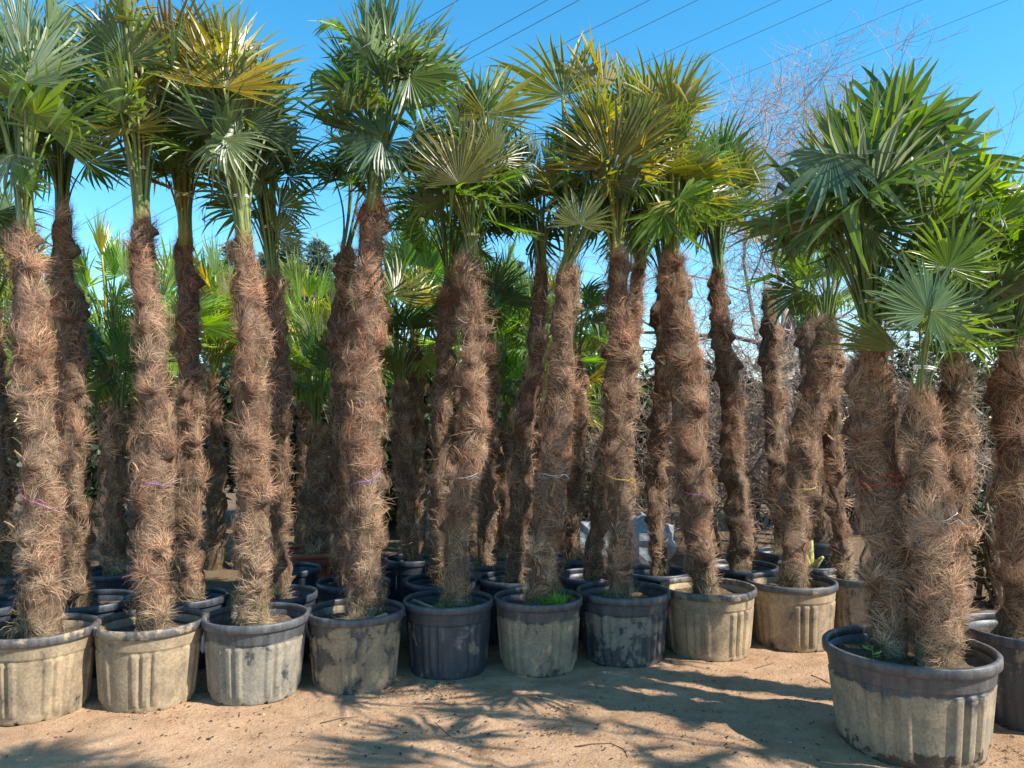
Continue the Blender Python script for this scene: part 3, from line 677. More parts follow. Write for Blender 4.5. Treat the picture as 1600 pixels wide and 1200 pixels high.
palm('shortest stem of the extra large pot, small crown on one tied green stalk', 3.92, [(1455, 1012, 74), (1462, 900, 92), (1452, 780, 88), (1444, 700, 80), (1440, 618, 56)],
     dict(n=9, L=(.3, .5), R=(.36, .46), cols=[(BR, 3), (MID, 2)], spread=20, droop=80), (1452, 520), [(1452, 490, -.42, 132, -40, (.13, .21, .12), 's', (.2, -1, .15)), (1482, 418, -.38, 105, 10, BR, 's', (0, -1, -.2)), (1455, 485, -.44, 105, 110, (.13, .21, .10), 's', (.2, -1, .1))],
     [(815, WHT)], 12500, .3, 16, GB, 21, btie=.12)
palm('sunlit rear stem of the extra large pot, behind the shortest stem', 4.17, [(1472, 975, 54), (1486, 850, 60), (1494, 700, 64), (1490, 555, 56)],
     dict(n=22, L=(.4, .7), R=(.42, .54), cols=[(MID, 4), (BR, 3), (DK, 1)], spread=26, droop=105, kinds='ssdk'), (1500, 400), [], [], 9500, .25, 10, GB, 22)
palm('thick palm in the large dark pot against the extra large pot', 4.32, [(1598, 1000, 88), (1590, 850, 92), (1584, 700, 90), (1578, 550, 70)],
     dict(n=30, L=(.4, .75), R=(.46, .58), cols=[(MID, 4), (BR, 3), (DK, 1)], spread=28, droop=110, kinds='sdkk'), (1590, 400), [(1560, 330, -.2, 120, -30, BR, 'd')], [], 12000, .3, 16, G1, 23)

def bpalm(*a, **k):
    k.setdefault('nf', 3800); k.setdefault('nstub', 6); k.setdefault('group', G2); return palm(*a, **k)
bpalm('dark palm right behind the first front-row palm, trunk in shade', 5.16, [(122, 940, 60), (116, 820, 66), (110, 620, 66), (106, 460, 62), (97, 325, 44)], dict(n=32, L=(.45, .85), cols=gD, spread=17, droop=75), (96, 190), seed=31, rust=.25, nf=9000)
bpalm('slender palm with yellow-tipped crown behind the brown-topped palm', 5.32, [(296, 925, 48), (298, 800, 58), (296, 600, 54), (293, 480, 48), (290, 368, 34)], dict(n=26, L=(.45, 1.0), R=(.36, .48), cols=gO, spread=14, droop=60, topc=tY), (284, 180), [(275, 105, -.1, 125, -25, YEL, 's')], seed=32, rust=.45, nf=8000, btie=.26)
bpalm('shaded palm behind the golden-topped palm, one pale fan low on its stalks', 5.43, [(438, 915, 42), (438, 800, 46), (440, 600, 42), (434, 500, 40), (427, 425, 34)], dict(n=28, L=(.5, .95), R=(.36, .48), cols=gM, spread=14, droop=65), (412, 250), [(432, 366, -.1, 62, 70, (.2, .22, .09), 's'), (412, 280, -.2, 60, -60, SAGE, 's')], seed=33, rust=.3, btie=.3)
bpalm('palm with bent dark stalk leaning towards the tallest palm', 5.80, [(540, 905, 44), (538, 760, 46), (534, 600, 44), (532, 480, 42), (542, 385, 32)], dict(n=12, L=(.45, .7), R=(.36, .46), cols=gD, spread=16, droop=80), (562, 290), seed=34, rust=.2)
bpalm('dark-trunked palm pressed against the palm with the open fan', 5.84, [(690, 905, 44), (690, 780, 48), (690, 620, 46), (694, 520, 44), (702, 425, 36)], dict(n=26, L=(.35, .7), cols=gM, spread=24, droop=115), (700, 300), seed=35, rust=.5)
bpalm('tan-trunked palm in the pale-rimmed pot behind the open-fan palm', 6.62, [(756, 868, 34), (760, 760, 40), (762, 640, 42), (764, 540, 40)], dict(n=20, L=(.35, .6), R=(.34, .46), cols=gM, spread=28, droop=110), seed=36, rust=.4)
bpalm('dark leaning palm with tied stalks left of the grass-tuft palm', 5.90, [(800, 895, 44), (808, 780, 48), (826, 640, 48), (838, 520, 44), (846, 408, 32)], dict(n=26, L=(.35, .72), R=(.36, .48), cols=[(MID, 3), (SAGE, 2), (DK, 2), (BR, 1)], spread=18, droop=115), (836, 300), seed=37, rust=.25, btie=.18)
bpalm('short orange-fibred palm with low green fans between the trunks', 7.4, [(783, 850, 34), (784, 780, 40), (788, 700, 40), (790, 668, 30)], dict(n=18, L=(.3, .6), R=(.36, .46), cols=[(BR, 2), (MID, 3), (DK, 2)], spread=30, droop=100), seed=38, rust=.8, nf=4000)
bpalm('tan palm hidden behind the grass-tuft palm', 6.85, [(893, 855, 36), (900, 760, 40), (906, 640, 40), (900, 560, 34)], dict(n=16, L=(.3, .6), R=(.34, .44), cols=gO, spread=30, droop=110), seed=39, rust=.35, nf=4500)
bpalm('dark palm behind the pale-tied palm', 6.04, [(925, 895, 44), (935, 780, 46), (965, 640, 42), (992, 520, 38), (1001, 405, 30)], dict(n=28, L=(.4, .9), cols=gO, spread=22, droop=100), (1006, 270), seed=40, rust=.4)
bpalm('slim orange-footed palm left of the thick leaning palm', 6.20, [(1026, 885, 36), (1026, 780, 40), (1032, 640, 44), (1040, 520, 46), (1038, 440, 38)], dict(n=22, L=(.45, .85), cols=gM, spread=22, droop=100), (1030, 300), seed=41, rust=.6)
bpalm('dark palm with orange fibre patch right of the thick leaning palm', 6.46, [(1154, 880, 46), (1150, 780, 54), (1144, 640, 56), (1130, 520, 50), (1122, 420, 32)], dict(n=30, L=(.45, .85), R=(.40, .52), cols=[(MID, 3), (OL, 2), (BR, 1), (DK, 2)], spread=19, droop=100), (1112, 280), seed=42, rust=.45, nf=8000)
bpalm('slim sunlit trunk with bare frayed top and no fronds', 7.14, [(1226, 870, 36), (1220, 780, 38), (1210, 640, 44), (1204, 540, 44), (1200, 452, 36)], None, seed=43, rust=.15, nf=6500)
bpalm('thin light trunk seen between the leaning dark trunk and the big pot', 5.98, [(1318, 890, 34), (1308, 800, 36), (1300, 720, 36), (1296, 600, 36), (1298, 500, 32)], dict(n=10, L=(.3, .6), cols=gM, spread=30, droop=100), seed=44, rust=.1)
bpalm('dark shaggy trunk farthest back behind the bare-topped trunk', 7.75, [(1280, 850, 40), (1276, 700, 44), (1268, 560, 44), (1266, 465, 40)], dict(n=10, L=(.3, .5), R=(.36, .46), cols=[(BR, 2), (MID, 2)], spread=34, droop=100), seed=45, rust=.2, nf=4500)
bpalm('palm with pale trunk behind the first front-row palm', 6.15, [(4, 875, 34), (0, 760, 42), (-6, 640, 44), (-12, 480, 40)], dict(n=20, L=(.4, .7), cols=gM, spread=26, droop=110), seed=46, rust=.3)
bpalm('palm at the end of the rows beside the first palm', 5.02, [(-62, 940, 60), (-64, 700, 66), (-66, 400, 50)], dict(n=26, L=(.45, .85), cols=gD, spread=20, droop=110), seed=47, rust=.3, nf=4000)
bpalm('dark trunk in deep shade between the first palms', 6.2, [(180, 890, 44), (182, 800, 46), (184, 720, 44), (186, 640, 36)], dict(n=24, L=(.3, .6), cols=gD, spread=34, droop=115), seed=48, rust=.3, nf=4500)
bpalm('stout dark palm planted in the terracotta-coloured pot', 7.2, [(496, 850, 60), (496, 780, 66), (494, 720, 60), (494, 665, 44)], dict(n=26, L=(.4, .8), cols=[(MID, 3), (BR, 2), (OL, 2)], spread=32, droop=105), seed=49, rust=.3, nf=4500)
bpalm('grey-brown palm with flared foot behind the tallest palm', 6.85, [(644, 880, 40), (634, 800, 40), (628, 700, 44), (624, 600, 40)], dict(n=24, L=(.35, .7), cols=[(MID, 3), (OL, 2), (YEL, 1), (DK, 1)], spread=30, droop=110), seed=50, rust=.2, nf=5000)

# low palms of the nursery rows farther back
GF = 'low bushy palms farther back'
LOW = [(5, 8.6, 470, 'low bushy palm behind the pale-trunked palm', [(BR, 2), (OL, 3), (YEL, 1.5)]), (168, 8.4, 480, 'low bright green palm behind the first dark palm', [(BR, 5), (MID, 2), (YEL, .8)]), (215, 9.6, 560, 'low dark palm in the shade behind the brown-topped palm', gD),
       (335, 8.8, 500, 'low yellowing palm with hanging dry leaves behind the slender palm', [(OL, 2), (BR, 3), (YEL, 2), (BRN, .5)]), (478, 9.0, 520, 'low lime-tipped palm behind the shaded palm', [(BR, 4), (OL, 2), (YEL, 1.6), (MID, 1)]),
       (650, 8.8, 440, 'taller bushy palm with a yellow frond behind the tallest palm', [(MID, 3), (BR, 2), (YEL, .6)]), (705, 9.8, 420, 'dense dark palm behind the open-fan palm', [(MID, 3), (DK, 2), (YEL, .3)]), (800, 9.0, 500, 'low green palm behind the dark leaning palm', [(BR, 3), (MID, 3), (DK, 1)]),
       (560, 9.4, 560, 'low palm behind the tallest palm, close to the terracotta pot', gM), (90, 9.8, 560, 'low palm behind the first two trunks', gM), (1590, 8.0, 420, 'tall bushy palm behind the large dark pot', [(MID, 3), (DK, 2)]), (880, 9.6, 600, 'low olive palm behind the grass-tuft palm', gO),
       (262, 8.2, 520, 'low fresh green palm between the brown-topped and the slender palm', [(BR, 4), (MID, 2)]), (405, 9.4, 530, 'low yellow-green palm behind the golden-topped palm', [(BR, 3), (OL, 2), (YEL, 1)]), (545, 8.3, 540, 'low dark green palm close behind the bent-stalked palm', gM),
       (745, 8.6, 530, 'low palm close behind the tan trunk in the pale-rimmed pot', [(BR, 3), (MID, 2)]), (850, 8.5, 540, 'low green palm close behind the dark leaning palm', [(BR, 3), (MID, 3)]), (935, 10.4, 560, 'low palm in front of the small leafless tree', gM), (60, 8.0, 540, 'low palm seen between the first palm and the dark palm', [(BR, 3), (MID, 3)])]
for i, (px, Y, ty, lb, cols) in enumerate(LOW):
    cols = [(tuple(v * 1.35 for v in c), w) for c, w in cols]  # leaf colours brightened in place of sunlight blocked by the rows in front
    top_y = ty + 80
    bpalm(lb, Y, [(px, 880, 44), (px + 2, 760, 46), (px, top_y, 34)], dict(n=30, L=(.4, .95), R=(.44, .58), cols=cols, spread=30, droop=112, kinds='ssddy'), seed=60 + i, rust=.4, nf=1800, nstub=0, zbase=-.03, group=GF)
# palms standing beyond the right edge of the picture: their crowns shade the track
for i, (x, Y, h) in enumerate(((2.7, 2.45, 2.5), (2.15, 1.6, 3.9), (4.3, 2.55, 2.9))):
    e = link('palm_tree', None, None, (x, Y, -.02)); tag(e, 'palm standing beside the track across from the big pot, shading the sand', 'palm tree', 'palms shading the track')
    pts = [Vector((x, Y, -.02)), Vector((x + .03, Y, h * .5)), Vector((x, Y, h))]
    trunk(e, pts, [.15, .16, .1], 90 + i, 1200, .3, 0)
    crown(e, pts[-1], Vector((0, 0, 1)), 8, L=(.45, .8), R=(.45, .6), cols=gM, spread=26, droop=105, seed=300 + i)

# ------------------------------------------------------------------ bare trees and scrub
def bare_tree_mesh(seed, H, levels=5, spread=.55, thick=.06, col=(.24, .19, .16), tip=(.36, .27, .245), kids=(3, 4)):
    rg = random.Random(seed); limb = MB(); tw = MB()
    def grow(p, d, ln, r, lv):
        k = 5 if lv < 3 else 3; pts = [p]; q = p.copy(); dd = d.copy()
        for s in range(k):
            dd = (dd + Vector((rg.gauss(0, .13 + .05 * lv), rg.gauss(0, .13 + .05 * lv), rg.gauss(.03, .09 + .03 * lv)))).normalized(); q = q + dd * (ln / k); pts.append(q.copy())
        c = np.array(col) * (1 - lv / levels) + np.array(tip) * (lv / levels)
        tube(limb if lv < 2 else tw, pts, np.linspace(r, r * .55, k + 1), 6 if lv < 2 else 3, c * rg.uniform(.8, 1.2), lv < 2)
        if lv >= levels: return
        for b in range(rg.randint(*kids) + (1 if lv > 1 else 0)):
            t = rg.uniform(.3, 1.0); i = min(k, int(t * k) + 1); bp = pts[i]
            nd_ = (dd * rg.uniform(.35, .9) + Vector((rg.gauss(0, 1), rg.gauss(0, 1), rg.gauss(.1, .8))).normalized() * spread * rg.uniform(.7, 1.5)).normalized()
            grow(bp, nd_, ln * rg.uniform(.5, .78), max(r * .46, .0024), lv + 1)
    grow(Vector((0, 0, 0)), Vector((0, 0, 1)), H * .42, thick, 0)
    return limb.mesh('trunk', M_WOOD), tw.mesh('crown', M_TWIG)
BARE = [bare_tree_mesh(s, 5.2, 5, .8, .06, kids=(3, 5)) for s in (3, 8)]
SCRUB = [bare_tree_mesh(s, 2.4, 4, 1.0, .022, (.22, .16, .12), (.34, .26, .20), (4, 5)) for s in (5, 6, 7)]
def bare(px, Y, me, sc, rot, label, group, name, lean=(0, 0)):
    x = at(px, 700, Y).x; e = link(name, None, None, (x, Y, -.03)); tag(e, label, 'tree' if name == 'bare_tree' else 'shrub', group)
    e.rotation_euler = (R_(lean[1]), R_(lean[0]), R_(rot)); e.scale = (sc,) * 3
    link('trunk', me[0], e); link('crown', me[1], e)
bare(1262, 10.5, BARE[0], 1.62, 40, 'bare leafless tree rising behind the bare-topped trunk', 'bare trees', 'bare_tree', (-8, 0))
bare(1165, 12.5, BARE[1], 1.45, 200, 'leaning leafless tree behind the dark palm with the orange patch', 'bare trees', 'bare_tree', (-14, 0))
bare(1350, 12.0, BARE[1], 1.25, 80, 'leafless tree behind the huge strap-leaved crown', 'bare trees', 'bare_tree')
bare(1215, 11.5, BARE[1], 1.55, 20, 'pinkish-twigged leafless tree behind the slim bare-topped trunk', 'bare trees', 'bare_tree', (4, 0))
bare(985, 14.0, BARE[0], .9, 150, 'small leafless tree behind the pale-tied palm', 'bare trees', 'bare_tree')
SC = [(905, 9.6, .9), (960, 9.0, .95), (1010, 9.8, 1.0), (1075, 9.2, 1.0), (1125, 10, 1.2), (1185, 9.0, 1.05), (1235, 9.4, 1.2), (1300, 9.2, 1.25), (1360, 9.0, 1.1), (1430, 8.6, 1.1), (1520, 7.2, .95), (1560, 6.4, .8), (1340, 8.2, 1.0), (1180, 11, 1.3), (1050, 11, 1.2)]
SL = ['tangled leafless shrub behind the palm rows, under the bare trees']
for i, (px, Y, s) in enumerate(SC):
    bare(px, Y, SCRUB[i % 3], s * 1.25, i * 73, SL[0], 'tangled shrubs behind the palm rows', 'bare_shrub', ((i * 17) % 21 - 10, 0))

# leafy evergreens behind
def leafy(seed, rx, ry, rz, n, size, col, clumps=26):
    rg = np.random.default_rng(seed); cc = unit(rg.normal(0, 1, (clumps, 3))) * rg.uniform(.35, .95, (clumps, 1)) * [rx, ry, rz]
    k = rg.integers(0, clumps, n); P = cc[k] + unit(rg.normal(0, 1, (n, 3))) * (rg.random((n, 1)) ** .5) * min(rx, rz) * .36 + [0, 0, rz]
    P[:, 2] = np.maximum(P[:, 2], .05)
    T = unit(rg.normal(0, 1, (n, 3)) + [0, 0, .3]); S = unit(np.cross(T, rg.normal(0, 1, (n, 3))))
    l = rg.uniform(.6, 1.3, (n, 1)) * size; V = np.stack([P, P + T * l * .5 + S * l * .2, P + T * l, P + T * l * .5 - S * l * .2], 1).reshape(-1, 3)
    F = np.arange(n)[:, None] * 4 + np.array([[0, 1, 2, 3]]); c = np.repeat(np.array(col) * rg.uniform(.5, 1.5, (n, 1)), 4, 0)
    return MB().add(V, None, F, c).mesh('foliage', M_FOL, False), cc + [0, 0, rz]
def shrub(px, Y, rx, rz, seed, label, col, n=6000, size=.07, group=None, y0=0):
    x = at(px, 700, Y).x; e = link('evergreen_shrub', None, None, (x, Y, -.02)); tag(e, label, 'shrub', group)
    me, cc = leafy(seed, rx, rx * .7, rz, n, size, col); link('foliage', me, e)
    mb = MB(); rg = random.Random(seed)
    for c in cc[::2]:
        c = Vector(c); tube(mb, [Vector((rg.gauss(0, .08), rg.gauss(0, .08), 0)), c * .5 + Vector((0, 0, -.1)), c], [.018, .012, .006], 5, np.array((.13, .09, .06)))
    link('stem', mb.mesh('stem', M_WOOD), e)
GS = 'evergreen shrubs behind the palm rows'
shrub(1560, 6.9, .75, .85, 1, 'dark glossy-leaved shrub beside the palm in the large dark pot', (.030, .05, .018), 5000, .075, GS)
shrub(1180, 12.5, 1.5, 1.35, 2, 'dark shrub under the leaning leafless tree', (.028, .045, .018), 8000, .16, GS)
shrub(1010, 13, 1.2, 1.2, 3, 'green shrub behind the pale-tied palm', (.045, .075, .03), 7000, .16, GS)
shrub(1330, 12.8, 1.6, 1.5, 4, 'wide dark shrub behind the huge strap-leaved crown', (.03, .045, .02), 8000, .16, GS)
shrub(880, 13, 1.3, 1.2, 5, 'dark shrub behind the grass-tuft palm', (.03, .055, .02), 7000, .16, GS)
shrub(1500, 12, 1.6, 1.5, 6, 'wide dark shrub behind the extra large pot', (.03, .05, .02), 8000, .16, GS)
for i, (px, Y) in enumerate(((-40, 13), (130, 13), (300, 13.5), (470, 13), (640, 14), (760, 13.5), (700, 12.2), (575, 12.4), (900, 12))):
    shrub(px, Y, 1.6, 1.5, 20 + i, 'dark hedge shrub closing the view behind the low palms', (.035, .06, .022), 7500, .19, 'hedge shrubs behind the low palms')

def conifer(px, topy, Y, seed, wid, label, col):
    top = at(px, topy, Y); H = top.z; e = link('conifer_tree', None, None, (top.x, Y, -.05)); tag(e, label, 'tree', 'conifers far behind the nursery')
    rg = np.random.default_rng(seed); mb = MB(); tube(mb, [(0, 0, 0), (0, 0, H * .5), (0, 0, H)], [.16, .1, .015], 7, np.array((.10, .075, .055))); link('trunk', mb.mesh('trunk', M_WOOD), e)
    nb = 300; z = (1 - rg.random(nb) ** .75) * H * .94 + H * .05; az = rg.random(nb) * 6.283; L = (1 - z / H) ** .8 * wid * rg.uniform(.6, 1.15, nb) + .12
    Pn = []; Tn = []
    m = 62
    t = rg.random((nb, m)) ** .7; d = np.stack([np.cos(az), np.sin(az), 0 * az + .18], 1)
    P = np.stack([0 * az, 0 * az, z], 1)[:, None] + d[:, None] * (L[:, None] * t)[..., None] + rg.normal(0, .09, (nb, m, 3)); P[..., 2] -= (t ** 2) * L[:, None] * .15
    P = P.reshape(-1, 3); n = len(P); T = unit(np.repeat(d, m, 0) + rg.normal(0, .7, (n, 3))); S = unit(np.cross(T, rg.normal(0, 1, (n, 3)))); l = rg.uniform(.16, .36, (n, 1))
    V = np.stack([P - S * l * .16, P + S * l * .16, P + T * l], 1).reshape(-1, 3); F = np.arange(n)[:, None] * 3 + np.array([[0, 1, 2]])
    mb = MB().add(V, F, None, np.repeat(np.array(col) * rg.uniform(.55, 1.4, (n, 1)), 3, 0)); link('crown', mb.mesh('crown', M_FOL, False), e)
conifer(452, 368, 26, 1, 1.9, 'tallest blue-green conifer far behind the golden-topped palm', (.13, .18, .13))
conifer(500, 372, 28, 2, 2.0, 'conifer with forked-looking top next to the tallest conifer', (.12, .175, .13))
conifer(362, 378, 30, 3, 1.8, 'conifer far behind the slender palm', (.12, .165, .135))
conifer(412, 390, 27, 4, 1.8, 'conifer half hidden behind the golden-topped palm trunk', (.12, .17, .115))
conifer(806, 408, 34, 5, 1.6, 'lone small conifer far behind the dark leaning palm', (.12, .16, .14))
conifer(545, 392, 27, 6, 1.9, 'conifer far behind the tallest palm', (.12, .17, .115))

# ------------------------------------------------------------------ overhead wires
M_WIRE, nt, N, L, B, O = mat('wire'); B.inputs['Base Color'].default_value = (.06, .07, .09, 1); B.inputs['Roughness'].default_value = .5
vp = ray(-960, 1000); vp = vp.normalized()
for i, (px, Hh) in enumerate(((716, 19), (855, 19), (905, 19), (1015, 22), (1090, 22), (1219, 25), (1300, 25), (1440, 28), (1575, 28))):
    r = ray(px, 0); P = Vector((0, 0, CAMH)) + r * ((Hh - CAMH) / r.z)
    pts = []
    for t in np.linspace(-22, (Hh - 5) / abs(vp.z), 24):
        pts.append(P + vp * float(t))
    mb = MB(); tube(mb, pts, .013, 5); o = link('power_line', mb.mesh('power_line', M_WIRE)); tag(o, 'thin dark overhead wire crossing the blue sky', 'wire', 'overhead wires')

# ------------------------------------------------------------------ small things
rng = random.Random(5)
def blades(mb, n, spread, h, col, rg):
    for _ in range(n):
        a = rg.uniform(0, 6.28); r = spread * rg.random() ** .5; p = Vector((math.cos(a) * r, math.sin(a) * r, 0)); d = Vector((rg.gauss(0, .5), rg.gauss(0, .5), 1)).normalized(); hh = h * rg.uniform(.4, 1.1); s = Vector((math.cos(a + 1.3), math.sin(a + 1.3), 0)) * .003
        q = p + d * hh * .6; t = p + d * hh + Vector((d.x, d.y, -.2)) * hh * .4
        mb.add([p - s, p + s, q + s * .8, q - s * .8, t], [[3, 2, 4]], [[0, 1, 2, 3]], np.array(col) * rg.uniform(.7, 1.3))
def tuft(px, Y, dx, dy, n, spread, h, col, label):
    x = at(px, 930, Y).x; e = MB(); blades(e, n, spread, h, col, rng)
    o = link('grass_tuft', e.mesh('grass_tuft', M_FOL, False), None, (x + dx, Y + dy, .385)); tag(o, label, 'grass', None)
tuft(841, 5.25, .11, -.12, 320, .07, .17, (.17, .34, .035), 'bright green grass tuft in the tan front-row pot')
tuft(701, 5.20, -.03, -.17, 110, .07, .11, (.12, .19, .035), 'small dull weed tuft in the cleanest blue-black pot')
tuft(342, 6.7, 0, 0, 60, .10, .10, (.06, .14, .03), 'dark grass tuft in shade behind the grey-green pot')
bpy.data.objects['grass_tuft.002'].location.z = 0
# broken stalks and wood on the soil of the pots
def stalk(px, Y, pts, r, col, label, grp='cut stalks lying on pot soil', nm='cut_stalk'):
    x = at(px, 930, Y).x; mb = MB(); tube(mb, [Vector(p) for p in pts], r, 6, np.array(col))
    tag(link(nm, mb.mesh(nm, M_STUB), None, (x, Y, .395)), label, 'stalk', grp)
stalk(237, 4.64, [(-.24, -.10, .01), (-.13, -.21, .012), (-.03, -.255, .006)], .017, (.26, .27, .06), 'thinner green stalk piece in the pale muddy pot')
stalk(237, 4.64, [(.08, -.20, .01), (.19, -.10, .02), (.26, .02, .01)], .019, (.28, .28, .07), 'thicker green stalk piece in the pale muddy pot')
stalk(401, 4.75, [(-.22, -.17, .005), (-.05, -.24, .012), (.14, -.21, .006)], .013, (.34, .32, .10), 'yellow-green stalk along the soil edge of the grey-green muddy pot')
stalk(66, 4.45, [(.10, -.18, .01), (.2, -.1, .02), (.27, .0, .02)], .022, (.42, .27, .15), 'tan stalk husk in the first front-row pot')
stalk(66, 4.45, [(-.22, -.16, .01), (-.02, -.26, .012), (.15, -.22, .01)], .018, (.38, .25, .14), 'long tan stalk husk lying at the front of the first front-row pot')
stalk(556, 4.97, [(.12, -.16, .01), (.21, -.08, .03)], .018, (.48, .33, .16), 'short tan stalk end in the scuffed pot')
stalk(701, 5.20, [(-.24, .02, .05), (-.12, -.08, .03), (-.05, -.14, .012)], .011, (.38, .31, .18), 'thin bent stalk in the cleanest blue-black pot')
stalk(974, 5.45, [(-.08, -.24, .01), (.08, -.25, .015), (.2, -.18, .01)], .014, (.36, .31, .13), 'yellowish stalk in the one-sided muddy grey pot')
stalk(1417, 4.0, [(-.02, -.31, .01), (.12, -.30, .02), (.25, -.22, .01)], .015, (.42, .34, .17), 'yellowish stalk along the front of the extra large pot')
stalk(1236, 5.85, [(.1, -.15, .012), (.22, -.08, .01)], .016, (.36, .22, .12), 'brown stalk in the shaded last front-row pot')
# cut yellow stump in its pot
x = at(1264, 870, 6.56).x; mb = MB()
for a, t, l in ((0, .1, .26), (1.2, .6, .22), (2.6, .7, .2), (3.9, .5, .24), (5.2, .8, .2)):
    d = Vector((math.cos(a) * math.sin(t), math.sin(a) * math.sin(t), math.cos(t))); tube(mb, [(0, 0, -.03), d * l * .5, d * l], [.045, .028, .012], 7, np.array((.42, .38, .13)))
tag(link('cut_stump', mb.mesh('cut_stump', M_STUB), None, (x, 6.56, .39)), 'cut yellow palm stump with splayed stalks in a dark pot', 'stump')
# bright seedling in the large pot
mb = MB(); tube(mb, [(0, 0, -.02), (.005, 0, .05), (0, .005, .10)], .003, 5, np.array((.10, .2, .03)))
for a, z in ((0, .06), (2.2, .08), (4.1, .10), (5.3, .05)):
    c = Vector((math.cos(a), math.sin(a), .35)); s = Vector((-math.sin(a), math.cos(a), 0)); p = Vector((0, 0, z)); l = .055
    mb.add([p, p + c * l * .5 + s * l * .33, p + c * l, p + c * l * .5 - s * l * .33], None, [[0, 1, 2, 3]], np.array((.16, .36, .04)))
tag(link('seedling', mb.mesh('seedling', M_FOL), None, at(1362, 1000, 3.93)), 'bright green seedling in the extra large pot', 'plant')
bpy.data.objects['seedling'].location.z = .40
# blue scrap
mb = MB(); g = on_ground(167, 1096); rg = np.random.default_rng(3); V = np.array([[a * .014, b * .012, 0] for a in range(-2, 3) for b in range(-2, 3)]); V[:, 2] = rg.uniform(.002, .03, 25)
F = [[a * 5 + b, a * 5 + b + 1, a * 5 + b + 6, a * 5 + b + 5] for a in range(4) for b in range(4)]; mb.add(V, None, F, np.array((.06, .30, .55)))
tag(link('plastic_scrap', mb.mesh('plastic_scrap', M_TWINE, False), None, (g.x, g.y, gz1(g.x, g.y))), 'crumpled bright blue plastic scrap by the pale muddy pot', 'litter')
# twigs
def twig(pix, r, label):
    P = []; 
    for q, (a, b) in enumerate(pix):
        g = on_ground(a, b); P.append(Vector((g.x, g.y, gz1(g.x, g.y) + r * .8)))
    mb = MB(); tube(mb, P, np.linspace(r, r * .4, len(P)), 5, np.array((.13, .085, .055))); tag(link('twig', mb.mesh('twig', M_TWIG)), label, 'twig', 'twigs on the track')
twig([(898, 1171), (925, 1166), (955, 1164), (975, 1174), (981, 1187), (970, 1197)], .0035, 'hook-shaped brown twig lying on the track in front of the pots')
twig([(680, 1132), (692, 1143), (705, 1151), (726, 1156)], .0025, 'short curved twig on the track before the blue-black pot')
twig([(1268, 1056), (1285, 1064), (1306, 1074), (1330, 1080)], .004, 'thin straight twig left of the extra large pot')
twig([(500, 1130), (530, 1124), (560, 1121)], .004, 'thin pale twig before the scuffed pot')
twig([(1180, 1042), (1205, 1035), (1222, 1028)], .004, 'fine twig before the last front-row pots')
# litter and pebbles
def litter():
    rg = np.random.default_rng(9); P = []
    cl = [(690, 1085, 26, 10, 240), (690, 1068, 14, 5, 70), (870, 1118, 20, 8, 90), (855, 1150, 18, 5, 70), (610, 1075, 45, 14, 200), (480, 1180, 200, 18, 60), (170, 1110, 120, 20, 90), (1000, 1080, 240, 30, 260), (700, 1140, 300, 30, 300), (1150, 1060, 110, 22, 150), (1580, 1180, 30, 8, 120), (300, 1120, 160, 20, 260), (800, 1150, 400, 40, 900), (620, 1000, 30, 20, 90), (1200, 1120, 100, 40, 140)]
    for x, y, sx, sy, n in cl:
        for _ in range(n):
            px, py = x + rg.normal(0, sx), y + rg.normal(0, sy)
            if py < 985: continue
            g = on_ground(px, py); P.append((g.x, g.y))
    for _ in range(2600): P.append((rg.uniform(-4, 4.5), rg.uniform(5.4, 9)))
    P = np.array(P); n = len(P); z = gz(P[:, 0], P[:, 1]) + .003; c = np.column_stack([P, z])
    a = rg.random(n) * 6.283; l = .004 + .014 * rg.random(n) ** 2; w = l * rg.uniform(.1, .45, n); T = np.stack([np.cos(a), np.sin(a), rg.normal(0, .25, n)], 1); S = np.stack([-np.sin(a), np.cos(a), rg.normal(0, .3, n)], 1)
    up = np.array([0, 0, 1.0]) * rg.uniform(.001, .008, (n, 1))
    V = np.stack([c - T * l[:, None] , c + S * w[:, None] + up, c + T * l[:, None], c - S * w[:, None] + up], 1).reshape(-1, 3)
    F = np.arange(n)[:, None] * 4 + np.array([[0, 1, 2, 3]]); pal = np.array([(.07, .045, .03), (.12, .08, .05), (.22, .15, .09), (.05, .04, .035), (.32, .24, .15)]); col = pal[rg.choice(5, n, p=[.3, .28, .2, .14, .08])]
    o = link('leaf_litter', MB().add(V, None, F, np.repeat(col, 4, 0)).mesh('leaf_litter', M_LIT, False)); tag(o, 'dark bits of dry leaf litter strewn over the sandy track', None, None, 'stuff')
    # pebbles
    n = 900; px = rg.uniform(-60, 1660, n); py = 1000 + 200 * rg.random(n) ** .8; V0 = np.array([[1, 0, 0], [0, 1, 0], [-1, 0, 0], [0, -1, 0], [0, 0, .8], [0, 0, -.5]]); F0 = np.array([[0, 1, 4], [1, 2, 4], [2, 3, 4], [3, 0, 4], [1, 0, 5], [2, 1, 5], [3, 2, 5], [0, 3, 5]])
    V = []; Fs = []; Cc = []
    for k in range(n):
        g = on_ground(px[k], py[k]); s = .002 + .008 * rg.random() ** 3; v = V0 * s * rg.uniform(.6, 1.3, (6, 3)) + [g.x, g.y, gz1(g.x, g.y) + s * .15]; V.append(v); Fs.append(F0 + 6 * k); Cc.append(np.tile(np.array((.42, .31, .21)) * rg.uniform(.5, 1.25), (6, 1)))
    o = link('gravel', MB().add(np.concatenate(V), np.concatenate(Fs), None, np.concatenate(Cc)).mesh('gravel', M_LIT, False)); tag(o, 'small clods and pebbles on the sandy track', None, None, 'stuff')
litter()
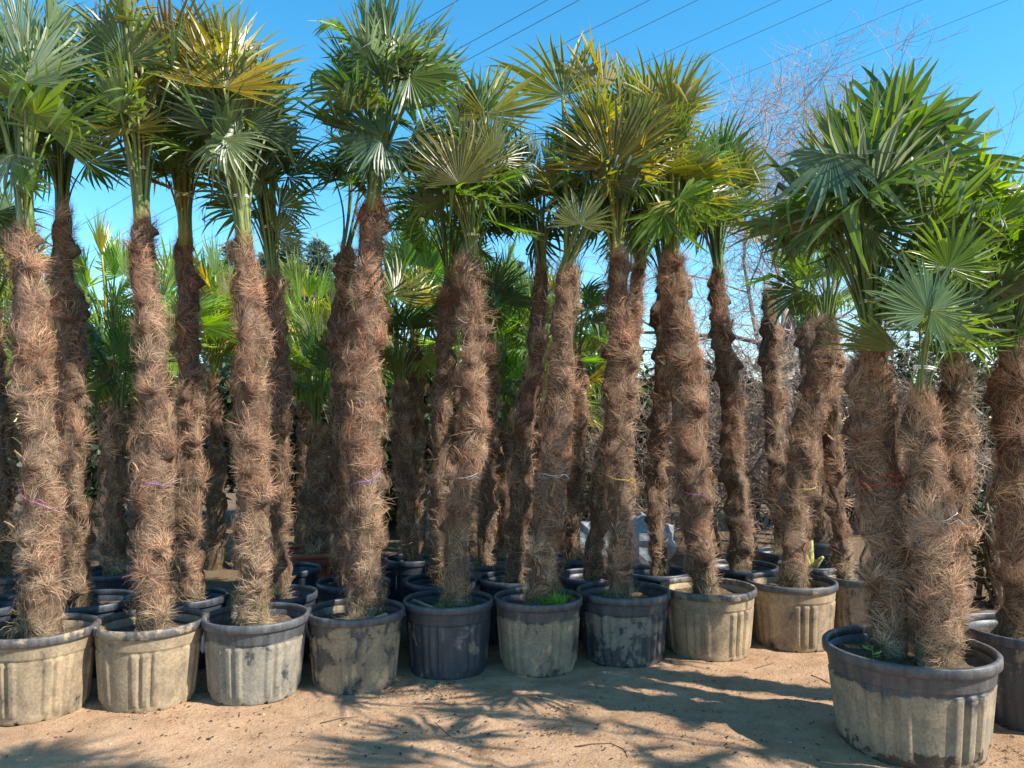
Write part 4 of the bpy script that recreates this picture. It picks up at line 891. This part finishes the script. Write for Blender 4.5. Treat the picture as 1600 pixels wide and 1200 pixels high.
# grey planter and bags farther back
def pbox(px, Y, w, h, label):
    x = at(px, 800, Y).x; e = link('grey_planter', None, None, (x, Y, -.01)); tag(e, label, 'planter')
    mb = MB(); na = 40; th = np.arange(na) / na * 6.28318
    zz = [0, .02, .9, .9, .92, 1.0, 1.0, .8]; rr = [.8, .82, .95, 1.0, 1.02, 1.02, .93, .9]
    V = np.concatenate([np.stack([np.cos(th) * r * w / 2, np.sin(th) * r * w / 2, np.full(na, z * h)], 1) for z, r in zip(zz, rr)]); V[:, :2] *= 1 + (vnoise(V * 6, 3) - .5)[:, None] * .05
    i = np.arange(len(zz) - 1)[:, None] * na; j = np.arange(na)[None]; F4 = np.stack([i + j, i + (j + 1) % na, i + na + (j + 1) % na, i + na + j], -1).reshape(-1, 4)
    link('body', mb.add(V, None, F4, np.array((.26, .28, .31))).mesh('body', M_WOOD), e)
    mb = MB(); V = [[0, 0, .82 * h]] + [[math.cos(a) * .9 * w / 2, math.sin(a) * .9 * w / 2, .81 * h] for a in th]; link('soil', mb.add(V, [[0, 1 + a, 1 + (a + 1) % na] for a in range(na)]).mesh('soil', M_SOIL), e)
pbox(656, 11.2, .62, .74, 'weathered grey planter standing far behind the tallest palm')
def bag(px, py, Y, s, seed, col, label):
    c = at(px, py, Y); bm_v = []; rg = np.random.default_rng(seed); nu, nv = 28, 16
    for v in range(nv + 1):
        for u in range(nu):
            a = u / nu * 6.28318; b = math.pi * v / nv; bm_v.append([math.cos(a) * math.sin(b), .8 * math.sin(a) * math.sin(b), math.cos(b) * .9])
    V = np.array(bm_v); d = .5 + .7 * vnoise(V * 1.6 + seed, 1) + .5 * np.abs(vnoise(V * 4 + seed, 2) - .5); V = V * d[:, None] * s; z0 = V[:, 2].min()
    F = [[v * nu + u, v * nu + (u + 1) % nu, (v + 1) * nu + (u + 1) % nu, (v + 1) * nu + u] for v in range(nv) for u in range(nu)]
    tag(link('plastic_bag', MB().add(V, None, F, np.array(col)).mesh('plastic_bag', M_TWINE, False), None, (c.x, Y, -z0 - .02)), label, 'bag', 'plastic bags behind the palms')
bag(1003, 760, 8.6, .36, 1, (.22, .25, .28), 'big crumpled whitish plastic bag behind the pale-tied palm')
bag(938, 790, 8.4, .34, 2, (.16, .19, .22), 'smaller bluish plastic bag beside the big crumpled bag')
